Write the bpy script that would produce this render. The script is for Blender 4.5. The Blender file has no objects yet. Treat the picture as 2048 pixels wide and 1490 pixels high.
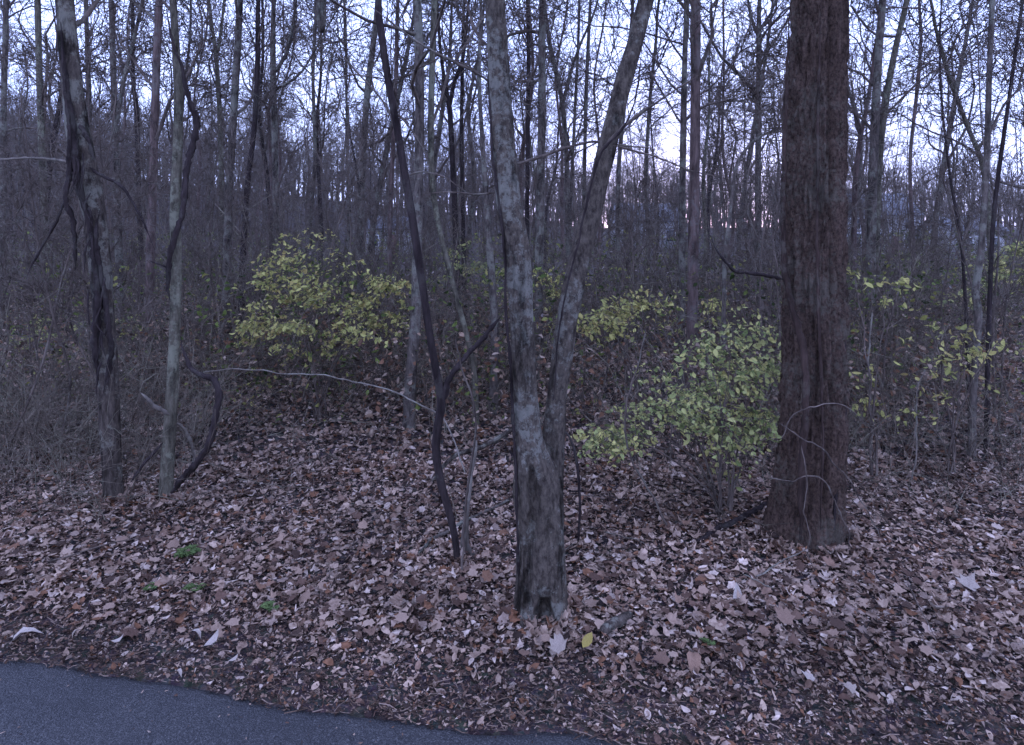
import bpy, math
import numpy as np
from mathutils import Vector

rng = np.random.default_rng(11)
R = math.radians
sc = bpy.context.scene
col = sc.collection

# ------------------------------------------------------------------ camera, sky, sun, exposure
F, HOR, CH = 1300.0, 470.0, 2.5           # focal length and horizon in photo pixels (2048 wide), eye height
cam_d = bpy.data.cameras.new('camera'); cam = bpy.data.objects.new('camera', cam_d); col.objects.link(cam)
cam.location = (0, 0, CH); cam.rotation_euler = (R(90), 0, 0)
cam_d.sensor_width = 36; cam_d.lens = F / 2048 * 36; cam_d.shift_y = -(745 - HOR) / 2048
cam_d.clip_start = 0.05; cam_d.clip_end = 3000
sc.camera = cam

SUN_EL, SUN_AZ = 2.0, 15.0                # degrees; azimuth clockwise from the view direction
w = bpy.data.worlds.new('World'); sc.world = w; w.use_nodes = True
nt = w.node_tree; bg = nt.nodes['Background']
sky = nt.nodes.new('ShaderNodeTexSky'); sky.sky_type = 'NISHITA'; sky.sun_disc = False
sky.sun_elevation = R(SUN_EL); sky.sun_rotation = R(SUN_AZ)
sky.air_density = 1.0; sky.dust_density = 0.6; sky.ozone_density = 2.0
# thin even evening cloud over the clear sky
tcw = nt.nodes.new('ShaderNodeTexCoord'); cn = nt.nodes.new('ShaderNodeTexNoise'); cn.inputs['Scale'].default_value = 3.0; cn.inputs['Detail'].default_value = 5
nt.links.new(tcw.outputs['Generated'], cn.inputs['Vector'])
cr = nt.nodes.new('ShaderNodeValToRGB'); cr.color_ramp.elements[0].position = .3; cr.color_ramp.elements[0].color = (.94, 1.20, 2.50, 1)
cr.color_ramp.elements[1].position = .7; cr.color_ramp.elements[1].color = (1.28, 1.53, 2.85, 1); nt.links.new(cn.outputs[0], cr.inputs[0])
mixw = nt.nodes.new('ShaderNodeMix'); mixw.data_type = 'RGBA'; mixw.inputs[0].default_value = .94
nt.links.new(sky.outputs[0], mixw.inputs[6]); nt.links.new(cr.outputs[0], mixw.inputs[7])
nt.links.new(mixw.outputs[2], bg.inputs[0]); bg.inputs[1].default_value = 0.15
sd = bpy.data.lights.new('sun', 'SUN'); sd.energy = 0.15; sd.angle = R(20); sd.color = (1, .82, .68)
sun = bpy.data.objects.new('sun', sd); col.objects.link(sun)
dv = Vector((math.sin(R(SUN_AZ)) * math.cos(R(SUN_EL)), math.cos(R(SUN_AZ)) * math.cos(R(SUN_EL)), math.sin(R(SUN_EL))))
sun.rotation_euler = dv.to_track_quat('Z', 'Y').to_euler(); sun.location = dv * 50

sc.view_settings.view_transform = 'Standard'; sc.view_settings.look = 'None'
sc.view_settings.exposure = 3.12; sc.view_settings.gamma = 1; sc.view_settings.use_curve_mapping = False
sc.render.engine = 'CYCLES'
sc.cycles.max_bounces = 4; sc.cycles.diffuse_bounces = 2; sc.cycles.glossy_bounces = 1
sc.cycles.transmission_bounces = 2; sc.cycles.volume_bounces = 0; sc.cycles.transparent_max_bounces = 4
sc.cycles.use_denoising = True

# ------------------------------------------------------------------ materials
def mat(name):
    m = bpy.data.materials.new(name); m.use_nodes = True
    return m, m.node_tree.nodes, m.node_tree.links, m.node_tree.nodes['Principled BSDF']

def ramp(N, stops):
    r = N.new('ShaderNodeValToRGB')
    while len(r.color_ramp.elements) < len(stops): r.color_ramp.elements.new(.5)
    for e, (p, c) in zip(r.color_ramp.elements, stops):
        e.position = p; e.color = (*c, 1)
    return r

def bark(name, dark, light, lichen=(.26, .29, .24), amount=.35, streak=.14, scale=14, bump=.5, dist=.02, stain=.5, lsc=9):
    """fine furrows along the stem, pale lichen flecks in patches, dark damp stains"""
    m, N, L, b = mat(name)
    tc = N.new('ShaderNodeTexCoord'); mp = N.new('ShaderNodeMapping'); mp.inputs['Scale'].default_value = (1, 1, streak)
    L.new(tc.outputs['Object'], mp.inputs[0])
    def noise(vec, sc_, det=6, ro=.65):
        n = N.new('ShaderNodeTexNoise'); n.inputs['Scale'].default_value = sc_; n.inputs['Detail'].default_value = det; n.inputs['Roughness'].default_value = ro
        L.new(vec, n.inputs['Vector']); return n
    n1 = noise(mp.outputs[0], scale, 8, .72)
    rp = ramp(N, [(.34, dark), (.5, tuple((a + c) / 2 for a, c in zip(dark, light))), (.66, light)])
    L.new(n1.outputs[0], rp.inputs[0])
    n2 = noise(tc.outputs['Object'], lsc, 8, .75)
    n3 = noise(tc.outputs['Object'], 1.7, 3, .5)
    ad = N.new('ShaderNodeMath'); ad.operation = 'MULTIPLY_ADD'; ad.inputs[1].default_value = .8; L.new(n3.outputs[0], ad.inputs[0]); L.new(n2.outputs[0], ad.inputs[2])
    r2 = ramp(N, [(.98 - amount * .25, (0, 0, 0)), (1.06 - amount * .2, (1, 1, 1))]); L.new(ad.outputs[0], r2.inputs[0])
    mul = N.new('ShaderNodeMath'); mul.operation = 'MULTIPLY'; mul.inputs[1].default_value = .3 + amount; L.new(r2.outputs[0], mul.inputs[0])
    mx = N.new('ShaderNodeMix'); mx.data_type = 'RGBA'; L.new(mul.outputs[0], mx.inputs[0])
    L.new(rp.outputs[0], mx.inputs[6]); mx.inputs[7].default_value = (*lichen, 1)
    mp2 = N.new('ShaderNodeMapping'); mp2.inputs['Scale'].default_value = (1, 1, .3); mp2.inputs['Location'].default_value = (3.1, 1.7, 5.2); L.new(tc.outputs['Object'], mp2.inputs[0])
    n4 = noise(mp2.outputs[0], 6, 7, .7)
    r4 = ramp(N, [(.50, (1, 1, 1)), (.62, (1 - stain,) * 3)]); L.new(n4.outputs[0], r4.inputs[0])
    m2 = N.new('ShaderNodeMix'); m2.data_type = 'RGBA'; m2.blend_type = 'MULTIPLY'; m2.inputs[0].default_value = 1
    L.new(mx.outputs[2], m2.inputs[6]); L.new(r4.outputs[0], m2.inputs[7])
    L.new(m2.outputs[2], b.inputs['Base Color']); b.inputs['Roughness'].default_value = .9
    b.inputs['Specular IOR Level'].default_value = .04
    bp = N.new('ShaderNodeBump'); bp.inputs['Strength'].default_value = bump; bp.inputs['Distance'].default_value = dist
    L.new(n1.outputs[0], bp.inputs['Height']); L.new(bp.outputs[0], b.inputs['Normal'])
    return m

M = {}
M['bark_big'] = bark('furrowed_bark', (.024, .0155, .012), (.16, .107, .08), (.16, .145, .11), .22, .7, 48, 1.0, .03, .35, 26)
M['bark_twin'] = bark('smooth_grey_bark', (.030, .023, .019), (.145, .118, .09), (.25, .245, .20), .27, .5, 34, 1.0, .025, .75, 16)
M['bark_mid'] = bark('grey_brown_bark', (.035, .028, .024), (.17, .14, .115), (.22, .22, .17), .3, .3, 24, .7, .02, .6, 10)
M['bark_pale'] = bark('pale_grey_bark', (.045, .04, .028), (.165, .145, .105), (.23, .23, .16), .3, .3, 24, .8, .018, .65, 13)
M['bark_shag'] = bark('shaggy_brown_bark', (.022, .017, .014), (.12, .095, .075), (.24, .23, .18), .26, .3, 26, .9, .02, .8, 9)
M['bark_red'] = bark('red_brown_bark', (.055, .038, .033), (.19, .135, .115), (.17, .16, .14), .15, .15, 18, .8, .02, .5, 12)
M['bark_dark'] = bark('dark_bark', (.014, .010, .010), (.055, .042, .039), (.08, .075, .06), .05, .2, 18, .5, .012, .3)
M['twig'] = bark('twig_bark', (.04, .031, .026), (.18, .14, .112), (.2, .19, .15), .1, .3, 9, .2, .005, .3)
M['brush'] = bark('brush_bark', (.03, .024, .018), (.21, .165, .125), (.26, .24, .17), .3, .3, 5, .2, .005, .5)
M['vine_bark'] = bark('vine_bark', (.018, .012, .010), (.075, .05, .04), (.1, .09, .07), .1, .2, 18, .6, .012, .4)
M['twig_pale'] = bark('pale_twig_bark', (.09, .075, .06), (.23, .195, .16), (.24, .23, .18), .2, .3, 9, .2, .005, .4)

def leafmat(name, rand=None, trans=.25, rough=.75, attr=True):
    """colour from the 'Col' attribute (one tint per leaf) or, for single leaves, from a ramp on the object's random number"""
    m, N, L, b = mat(name)
    if attr:
        a = N.new('ShaderNodeAttribute'); a.attribute_name = 'Col'; out = a.outputs['Color']
    else:
        oi = N.new('ShaderNodeObjectInfo'); r = ramp(N, rand); r.color_ramp.interpolation = 'LINEAR'
        L.new(oi.outputs['Random'], r.inputs[0]); out = r.outputs[0]
    tc = N.new('ShaderNodeTexCoord'); n = N.new('ShaderNodeTexNoise'); n.inputs['Scale'].default_value = 38; n.inputs['Detail'].default_value = 4
    L.new(tc.outputs['Object'], n.inputs['Vector'])
    r2 = ramp(N, [(.3, (.62, .58, .55)), (.65, (1.1, 1.08, 1.05))]); L.new(n.outputs[0], r2.inputs[0])
    mx = N.new('ShaderNodeMix'); mx.data_type = 'RGBA'; mx.blend_type = 'MULTIPLY'; mx.inputs[0].default_value = 1
    L.new(out, mx.inputs[6]); L.new(r2.outputs[0], mx.inputs[7])
    L.new(mx.outputs[2], b.inputs['Base Color']); b.inputs['Roughness'].default_value = rough
    b.inputs['Specular IOR Level'].default_value = .08
    if trans:
        t = N.new('ShaderNodeBsdfTranslucent'); L.new(mx.outputs[2], t.inputs[0])
        ms = N.new('ShaderNodeMixShader'); ms.inputs[0].default_value = trans
        L.new(b.outputs[0], ms.inputs[1]); L.new(t.outputs[0], ms.inputs[2])
        L.new(ms.outputs[0], N['Material Output'].inputs[0])
    return m

DRY = [(.31, .22, .165), (.42, .31, .235), (.20, .13, .095), (.115, .07, .052), (.06, .039, .03), (.19, .095, .055), (.50, .40, .33), (.27, .20, .16), (.04, .027, .022)]
DRYP = np.array([.18, .16, .13, .13, .10, .06, .08, .10, .06]); DRYP = DRYP / DRYP.sum()
M['litter'] = leafmat('dry_leaves', trans=.12)
M['dry_leaf'] = leafmat('dry_leaf', [(0, DRY[4]), (.18, DRY[3]), (.35, DRY[2]), (.55, DRY[0]), (.75, DRY[1]), (.9, DRY[5]), (1, DRY[6])], trans=.12, attr=False)
M['pale_leaf'] = leafmat('pale_leaf', [(0, (.30, .245, .20)), (.5, (.36, .30, .25)), (1, (.46, .40, .35))], trans=.1, attr=False)
M['yellow_leaf'] = leafmat('yellow_leaf', [(0, (.33, .27, .07)), (1, (.36, .29, .09))], trans=.25, attr=False)
M['foliage'] = leafmat('green_yellow_leaves', trans=.35)
M['shrub_yellow'] = leafmat('yellow_green_leaf', [(0, (.27, .29, .10)), (.4, (.45, .45, .15)), (.75, (.60, .57, .20)), (1, (.45, .37, .14))], trans=.35, attr=False)
M['shrub_green'] = leafmat('pale_green_leaf', [(0, (.20, .25, .09)), (.4, (.35, .39, .15)), (.75, (.48, .49, .19)), (1, (.56, .53, .19))], trans=.35, attr=False)
M['herb'] = leafmat('herb_leaf', [(0, (.09, .14, .05)), (1, (.16, .22, .08))], trans=.25, attr=False)

def soil():
    m, N, L, b = mat('soil')
    tc = N.new('ShaderNodeTexCoord')
    n = N.new('ShaderNodeTexNoise'); n.inputs['Scale'].default_value = 16; n.inputs['Detail'].default_value = 8; n.inputs['Roughness'].default_value = .75
    L.new(tc.outputs['Object'], n.inputs['Vector'])
    v = N.new('ShaderNodeTexVoronoi'); v.inputs['Scale'].default_value = 22; L.new(tc.outputs['Object'], v.inputs['Vector'])
    rp = ramp(N, [(.3, (.018, .013, .011)), (.52, (.06, .042, .033)), (.75, (.17, .12, .09))]); L.new(n.outputs[0], rp.inputs[0])
    hs = N.new('ShaderNodeMix'); hs.data_type = 'RGBA'; hs.blend_type = 'OVERLAY'; hs.inputs[0].default_value = .35
    L.new(rp.outputs[0], hs.inputs[6]); L.new(v.outputs['Color'], hs.inputs[7])
    sat = N.new('ShaderNodeHueSaturation'); sat.inputs['Saturation'].default_value = .6; L.new(hs.outputs[2], sat.inputs['Color'])
    L.new(sat.outputs[0], b.inputs['Base Color']); b.inputs['Roughness'].default_value = .95; b.inputs['Specular IOR Level'].default_value = .05
    bp = N.new('ShaderNodeBump'); bp.inputs['Strength'].default_value = .8; bp.inputs['Distance'].default_value = .04
    L.new(n.outputs[0], bp.inputs['Height']); L.new(bp.outputs[0], b.inputs['Normal'])
    return m
M['soil'] = soil()

def asphalt():
    m, N, L, b = mat('asphalt')
    tc = N.new('ShaderNodeTexCoord')
    n = N.new('ShaderNodeTexNoise'); n.inputs['Scale'].default_value = 120; n.inputs['Detail'].default_value = 4; n.inputs['Roughness'].default_value = .8; L.new(tc.outputs['Object'], n.inputs['Vector'])
    v = N.new('ShaderNodeTexVoronoi'); v.inputs['Scale'].default_value = 110; L.new(tc.outputs['Object'], v.inputs['Vector'])
    n2 = N.new('ShaderNodeTexNoise'); n2.inputs['Scale'].default_value = 1.6; n2.inputs['Detail'].default_value = 5; L.new(tc.outputs['Object'], n2.inputs['Vector'])
    rp = ramp(N, [(.38, (.006, .006, .007)), (.52, (.026, .026, .027)), (.66, (.11, .108, .105))]); L.new(n.outputs[0], rp.inputs[0])
    r2 = ramp(N, [(.3, (.75, .75, .76)), (.7, (1.15, 1.13, 1.1))]); L.new(n2.outputs[0], r2.inputs[0])
    mx = N.new('ShaderNodeMix'); mx.data_type = 'RGBA'; mx.blend_type = 'MULTIPLY'; mx.inputs[0].default_value = 1
    L.new(rp.outputs[0], mx.inputs[6]); L.new(r2.outputs[0], mx.inputs[7])
    L.new(mx.outputs[2], b.inputs['Base Color']); b.inputs['Roughness'].default_value = .75
    bp = N.new('ShaderNodeBump'); bp.inputs['Strength'].default_value = .9; bp.inputs['Distance'].default_value = .006
    L.new(v.outputs['Distance'], bp.inputs['Height']); L.new(bp.outputs[0], b.inputs['Normal'])
    return m
M['asphalt'] = asphalt()

def plain(name, c, rough=.8, var=.12, scale=6):
    m, N, L, b = mat(name)
    tc = N.new('ShaderNodeTexCoord'); n = N.new('ShaderNodeTexNoise'); n.inputs['Scale'].default_value = scale; n.inputs['Detail'].default_value = 5
    L.new(tc.outputs['Object'], n.inputs['Vector'])
    rp = ramp(N, [(.3, tuple(x * (1 - var) for x in c)), (.7, tuple(min(1, x * (1 + var)) for x in c))]); L.new(n.outputs[0], rp.inputs[0])
    L.new(rp.outputs[0], b.inputs['Base Color']); b.inputs['Roughness'].default_value = rough
    return m
M['siding'] = plain('white_siding', (.33, .32, .31)); M['roof'] = plain('shingle_roof', (.12, .12, .13), .9, .25)
M['trim'] = plain('white_trim', (.75, .75, .76)); M['door'] = plain('door_paint', (.16, .07, .06))
M['pane'] = plain('window_pane', (.03, .035, .045), .12)

# ------------------------------------------------------------------ mesh kit (numpy)
def build(name, V, Q=None, T=None, m=None, parent=None, colr=None, smooth=True, origin=None):
    """one mesh object out of vertices, quads and triangles given in world coordinates"""
    me = mesh_data(name, V - (np.array(origin) if origin is not None else 0), Q, T, m, colr, smooth)
    o = bpy.data.objects.new(name, me); col.objects.link(o)
    if parent is not None: o.parent = parent
    return o

def mesh_data(name, V, Q=None, T=None, m=None, colr=None, smooth=True):
    me = bpy.data.meshes.new(name)
    Q = np.zeros((0, 4), int) if Q is None else np.asarray(Q); T = np.zeros((0, 3), int) if T is None else np.asarray(T)
    me.vertices.add(len(V)); me.vertices.foreach_set('co', np.ascontiguousarray(V, dtype=np.float32).ravel())
    idx = np.concatenate([Q.ravel(), T.ravel()]).astype(np.int32)
    me.loops.add(len(idx)); me.loops.foreach_set('vertex_index', idx)
    st = np.concatenate([np.arange(len(Q)) * 4, len(Q) * 4 + np.arange(len(T)) * 3]).astype(np.int32)
    me.polygons.add(len(st)); me.polygons.foreach_set('loop_start', st)
    if smooth: me.polygons.foreach_set('use_smooth', np.ones(len(st), dtype=bool))
    me.update(calc_edges=True)
    if colr is not None:
        a = me.color_attributes.new('Col', 'FLOAT_COLOR', 'POINT')
        c = np.ones((len(V), 4), np.float32); c[:, :3] = colr; a.data.foreach_set('color', c.ravel())
    if m is not None: me.materials.append(m)
    return me

class Soup:
    def __init__(s): s.V = []; s.Q = []; s.T = []; s.C = []; s.n = 0
    def add(s, V, Q=None, T=None, C=None):
        V = V.reshape(-1, 3)
        if Q is not None: s.Q.append(Q.reshape(-1, 4) + s.n)
        if T is not None: s.T.append(T.reshape(-1, 3) + s.n)
        s.V.append(V); s.n += len(V)
        if C is not None: s.C.append(np.broadcast_to(C, (len(V), 3)))
        return s
    def obj(s, name, m, parent=None, origin=None, smooth=True):
        return build(name, np.concatenate(s.V), np.concatenate(s.Q) if s.Q else None, np.concatenate(s.T) if s.T else None,
                     m, parent, np.concatenate(s.C) if s.C else None, smooth, origin)
    def data(s, name, m, smooth=True):
        return mesh_data(name, np.concatenate(s.V), np.concatenate(s.Q) if s.Q else None, np.concatenate(s.T) if s.T else None,
                         m, np.concatenate(s.C) if s.C else None, smooth)

def nrm(a): return a / np.maximum(np.linalg.norm(a, axis=-1, keepdims=True), 1e-9)

def tubes(P, Rd, S=3, cap=False):
    """N polylines of K points (N,K,3) with radii (N,K) -> vertices, quads"""
    P = np.asarray(P, float); Rd = np.asarray(Rd, float)
    if P.ndim == 2: P = P[None]; Rd = Rd[None]
    N, K, _ = P.shape
    t = nrm(np.gradient(P, axis=1)); d = np.abs(P[:, -1] - P[:, 0])
    ref = np.eye(3)[np.argmin(d, axis=1)][:, None, :]
    u = nrm(np.cross(t, np.broadcast_to(ref, t.shape))); v = np.cross(t, u)
    a = np.arange(S) / S * 2 * np.pi
    V = P[:, :, None, :] + Rd[:, :, None, None] * (np.cos(a)[:, None] * u[:, :, None, :] + np.sin(a)[:, None] * v[:, :, None, :])
    base = (np.arange(N) * K * S)[:, None, None] + (np.arange(K - 1) * S)[None, :, None]
    s0 = np.arange(S)[None, None, :]; s1 = (s0 + 1) % S
    Q = np.stack([base + s0, base + s1, base + S + s1, base + S + s0], axis=-1)
    return V.reshape(-1, 3), Q.reshape(-1, 4)

def spline(P, n):
    """smooth resampling of control points (k,d) to n points"""
    P = np.asarray(P, float); k = len(P)
    s = np.concatenate([[0], np.cumsum(np.maximum(np.linalg.norm(np.diff(P[:, :3], axis=0), axis=1), 1e-6))])
    m = np.zeros_like(P); m[1:-1] = (P[2:] - P[:-2]) / (s[2:] - s[:-2])[:, None]
    m[0] = (P[1] - P[0]) / (s[1] - s[0]); m[-1] = (P[-1] - P[-2]) / (s[-1] - s[-2])
    q = np.linspace(0, s[-1], n); i = np.clip(np.searchsorted(s, q, side='right') - 1, 0, k - 2)
    h = (s[i + 1] - s[i])[:, None]; t = ((q - s[i]) / h[:, 0])[:, None]
    return (2*t**3 - 3*t**2 + 1) * P[i] + (t**3 - 2*t**2 + t) * h * m[i] + (-2*t**3 + 3*t**2) * P[i+1] + (t**3 - t**2) * h * m[i+1]

def hash3(i, j, k):
    x = (i * 374761393 + j * 668265263 + k * 2147483647) & 0xFFFFFFFF
    x = ((x ^ (x >> 13)) * 1274126177) & 0xFFFFFFFF
    return ((x ^ (x >> 16)) & 0xFFFF) / 65535.0

def vnoise(p):
    p = np.asarray(p, float); i = np.floor(p).astype(np.int64); f = p - i; f = f * f * (3 - 2 * f)
    r = 0
    for a in (0, 1):
        for b in (0, 1):
            for c in (0, 1):
                r = r + hash3(i[..., 0] + a, i[..., 1] + b, i[..., 2] + c) * \
                    (f[..., 0] if a else 1 - f[..., 0]) * (f[..., 1] if b else 1 - f[..., 1]) * (f[..., 2] if c else 1 - f[..., 2])
    return r
def fbm(p, o=4):
    r = 0; a = .5
    for _ in range(o): r = r + a * (vnoise(p) - .5); p = np.asarray(p) * 2.03 + 17.1; a *= .5
    return r * 2

def empty(name, loc, label=None, cat=None, group=None):
    o = bpy.data.objects.new(name, None); o.empty_display_size = .2; col.objects.link(o); o.location = loc
    if label: tag(o, label, cat, group)
    return o
def tag(o, label=None, cat=None, group=None, kind=None):
    if label: o['label'] = label
    if cat: o['category'] = cat
    if group: o['group'] = group
    if kind: o['kind'] = kind
    return o

# ------------------------------------------------------------------ ground and road
def road_edge(x):            # far edge of the asphalt, y as a function of x
    x = np.asarray(x, float)
    return 3.27 - .18 * x + .035 * np.sin(x * 2.3 + .6) + .02 * np.sin(x * 6.1)

def height(x, y):
    x = np.asarray(x, float); y = np.asarray(y, float)
    d = (y - road_edge(np.clip(x, -60, 60))) if True else 0
    z0 = np.zeros_like(x)
    near = .012 + .02 * np.clip(d / 1.2, 0, 1)
    bumps = .07 * fbm(np.stack([x * .55, y * .55, z0], -1), 3) * np.clip(d, 0, 1)
    h = np.where(d > 0, near + bumps, np.clip(-.05 + d * .2, -.08, 0) - .02 + .02)
    h = np.where((d <= 0), -.07 * np.clip(-d / .06, 0, 1) + .012 * np.clip(1 + d / .06, 0, 1), h)
    h = np.where(y < -5.2, .03 + .2 * np.clip((-5.2 - y) / 10, 0, 1), h)
    # wooded hillside beyond, rising to the left
    ang = x / np.maximum(y, 1)
    ridge = 11 * np.clip((-ang + .12) / .75, 0, 1.2) + 4
    h = h + np.where(y > 66, ridge * np.clip((y - 66) / 70, 0, 1) ** 1.1, 0)
    return h

def at(px, py, Y):
    return np.array([(px - 1024) / F * Y, Y, CH - (py - HOR) / F * Y])
def gx(px, Y): return (px - 1024) / F * Y

xs = np.unique(np.concatenate([np.linspace(-250, -30, 24), np.linspace(-30, -9, 30), np.linspace(-9, 9, 181), np.linspace(9, 30, 30), np.linspace(30, 250, 24)]))
ys = np.unique(np.concatenate([np.linspace(-80, -6, 12), np.linspace(-6, 2, 20), np.linspace(2, 9, 141), np.linspace(9, 40, 90), np.linspace(40, 240, 70)]))
GX, GY = np.meshgrid(xs, ys); GV = np.stack([GX, GY, height(GX, GY)], -1).reshape(-1, 3)
nx, ny = len(xs), len(ys)
ii = (np.arange(ny - 1)[:, None] * nx + np.arange(nx - 1)[None]).ravel()
ground = build('ground', GV, np.stack([ii, ii + 1, ii + nx + 1, ii + nx], -1), m=M['soil'])
tag(ground, kind='structure')

rx = np.concatenate([np.linspace(-60, -6, 28), np.linspace(-5.9, 3, 240), np.linspace(3.1, 60, 28)])
far = road_edge(rx) + .045 * fbm(np.stack([rx * 5, rx * 0, rx * 0], -1), 5)
cols = [np.stack([rx, far, np.full_like(rx, -.03)], -1), np.stack([rx, far - .012, np.full_like(rx, -.002)], -1), np.stack([rx, far - .05, np.full_like(rx, .003)], -1)]
for f_ in (.5, 1.2, 2.5, 5, 8): cols.append(np.stack([rx, road_edge(rx) - f_, np.full_like(rx, .003 + .004 * f_)], -1))
RV = np.stack(cols, 0); k, n = RV.shape[:2]
ii = (np.arange(k - 1)[:, None] * n + np.arange(n - 1)[None]).ravel()
road = build('road', RV.reshape(-1, 3), np.stack([ii + n, ii + n + 1, ii + 1, ii], -1), m=M['asphalt']); tag(road, kind='structure')

# ------------------------------------------------------------------ branching
def grow(P, Rd, n, tlo, thi, length, ang=(35, 70), K=5, up=.25, wig=.12, rs=.55, tip=.3):
    """n children on each parent polyline; returns polylines and radii"""
    N, KP, _ = P.shape
    t = rng.uniform(tlo, thi, (N, n)) * (KP - 1); i = np.minimum(t.astype(int), KP - 2); f = (t - i)[..., None]
    a = np.arange(N)[:, None]
    st = P[a, i] * (1 - f) + P[a, i + 1] * f
    r0 = (Rd[a, i] * (1 - f[..., 0]) + Rd[a, i + 1] * f[..., 0]) * rs * rng.uniform(.6, 1, (N, n))
    pd = nrm(P[a, i + 1] - P[a, i])
    rv = rng.normal(size=(N, n, 3)); perp = nrm(rv - (rv * pd).sum(-1, keepdims=True) * pd)
    an = np.radians(rng.uniform(*ang, (N, n)))[..., None]
    d = nrm(pd * np.cos(an) + perp * np.sin(an) + np.array([0, 0, up]))
    plen = np.linalg.norm(P[:, -1] - P[:, 0], axis=-1)[:, None]
    Lg = (length * rng.uniform(.5, 1.15, (N, n)) if np.ndim(length) == 0 else rng.uniform(*length, (N, n)) * plen)
    st, r0, d, Lg = st.reshape(-1, 3), r0.ravel(), d.reshape(-1, 3), Lg.ravel()
    C = np.zeros((len(st), K, 3)); C[:, 0] = st; cur = d
    for k_ in range(1, K):
        cur = nrm(cur + rng.normal(0, wig, cur.shape) + np.array([0, 0, up * .25]))
        C[:, k_] = C[:, k_ - 1] + cur * (Lg / (K - 1))[:, None]
    rr = r0[:, None] * np.linspace(1, tip, K)[None]
    return C, rr

def crown_soup(P, Rd, zlo, limbs, sub=6, twigs=5, length=3.0, minr=.0035, extra=None, fine=0):
    """limbs, branches and twigs on a trunk polyline (K,3)"""
    z = P[:, 2] - P[0, 2]; tl = np.searchsorted(z, zlo) / (len(z) - 1); tl = min(tl, .9)
    A, ra = grow(P[None], Rd[None], limbs, tl, .98, length, (30, 75), 9, .20, .27, .55, .25)
    B, rb = grow(A, ra, sub, .2, 1, (.25, .6), (30, 70), 6, .12, .27, .6, .3)
    C, rc = grow(B, rb, twigs, .15, 1, (.3, .75), (30, 70), 4, .08, .28, .62, .4)
    s = Soup()
    if extra:                                                           # the trunk divides into large crooked limbs
        Fk, rf = grow(P[None], Rd[None], extra, .22, .55, 5.5, (12, 34), 9, .3, .2, .78, .2); s.add(*tubes(Fk, rf, 6))
        F2, r2 = grow(Fk, rf, 9, .25, 1, (.2, .45), (30, 70), 6, .15, .28, .55, .3); s.add(*tubes(F2, np.maximum(r2, minr), 4))
        F3, r3 = grow(F2, r2, 5, .15, 1, (.3, .7), (30, 70), 4, .08, .28, .6, .4); s.add(*tubes(F3, np.maximum(r3, minr), 3))
    s.add(*tubes(A, np.maximum(ra, minr * 1.5), 5)); s.add(*tubes(B, np.maximum(rb, minr * 1.2), 4)); s.add(*tubes(C, np.maximum(rc, minr), 3))
    if fine:
        D, rd = grow(C, rc, fine, .2, 1, (.3, .8), (25, 60), 3, .05, .18, .7, .5); s.add(*tubes(D, np.maximum(rd, minr * .8), 3))
    return s

def trunk_mesh(ctrl, K, S, rough=.06, nz=(9, 9, 1.3), flare=.35, seed=0):
    """ctrl rows x,y,z,r -> vertices, quads, centre line, radii; uneven cross-section and root flare"""
    C = spline(ctrl, K); P, r = C[:, :3], np.maximum(C[:, 3], .004)
    z = P[:, 2] - P[0, 2]
    rr = r * (1 + flare * np.exp(-np.maximum(z, 0) / (3.2 * r[0])))
    V, Q = tubes(P, rr, S)
    V = V.reshape(K, S, 3); c = P[:, None]
    d = V - c
    q = (nrm(d) * 1.3 * max(r[0] / .1, .7)) * np.array([nz[0], nz[1], 0]) * .12 + np.stack([np.zeros((K, S))] * 2 + [np.repeat((z * nz[2])[:, None], S, 1)], -1) + seed * 7.3
    lob = fbm(q, 4)
    V = c + d * (1 + rough * 2.2 * lob[..., None])
    return V.reshape(-1, 3), Q, P, rr

def ctrl_from(pts, Y, top=None, dy=0.0, lean=None):
    """pixel trace base-to-top (px,py,width px) at depth Y -> rows x,y,z,r, carried on above the frame to height top"""
    rows = []
    n = len(pts)
    for k_, (px, py, w_) in enumerate(pts):
        yy = Y + dy * k_ / max(n - 1, 1)
        p = at(px, py, yy); rows.append([*p, .86 * w_ / 2 * yy / F])
    rows[0][2] = float(height(rows[0][0], rows[0][1])) - .08
    rows = np.array(rows)
    if top and rows[-1, 2] < top:
        d = rows[-1, :3] - rows[-2, :3]; d = d / max(d[2], .05); d[:2] = np.clip(d[:2], -.35, .35)
        rem = top - rows[-1, 2]; r1 = rows[-1, 3]; ext = []
        for k_ in range(1, 5):
            f = k_ / 4
            ext.append([rows[-1, 0] + d[0] * rem * f * (1 - .35 * f) + rng.normal(0, .12), rows[-1, 1] + rng.normal(0, .12), rows[-1, 2] + rem * f, r1 * (1 - .85 * f)])
        rows = np.vstack([rows, ext])
    return rows

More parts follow.
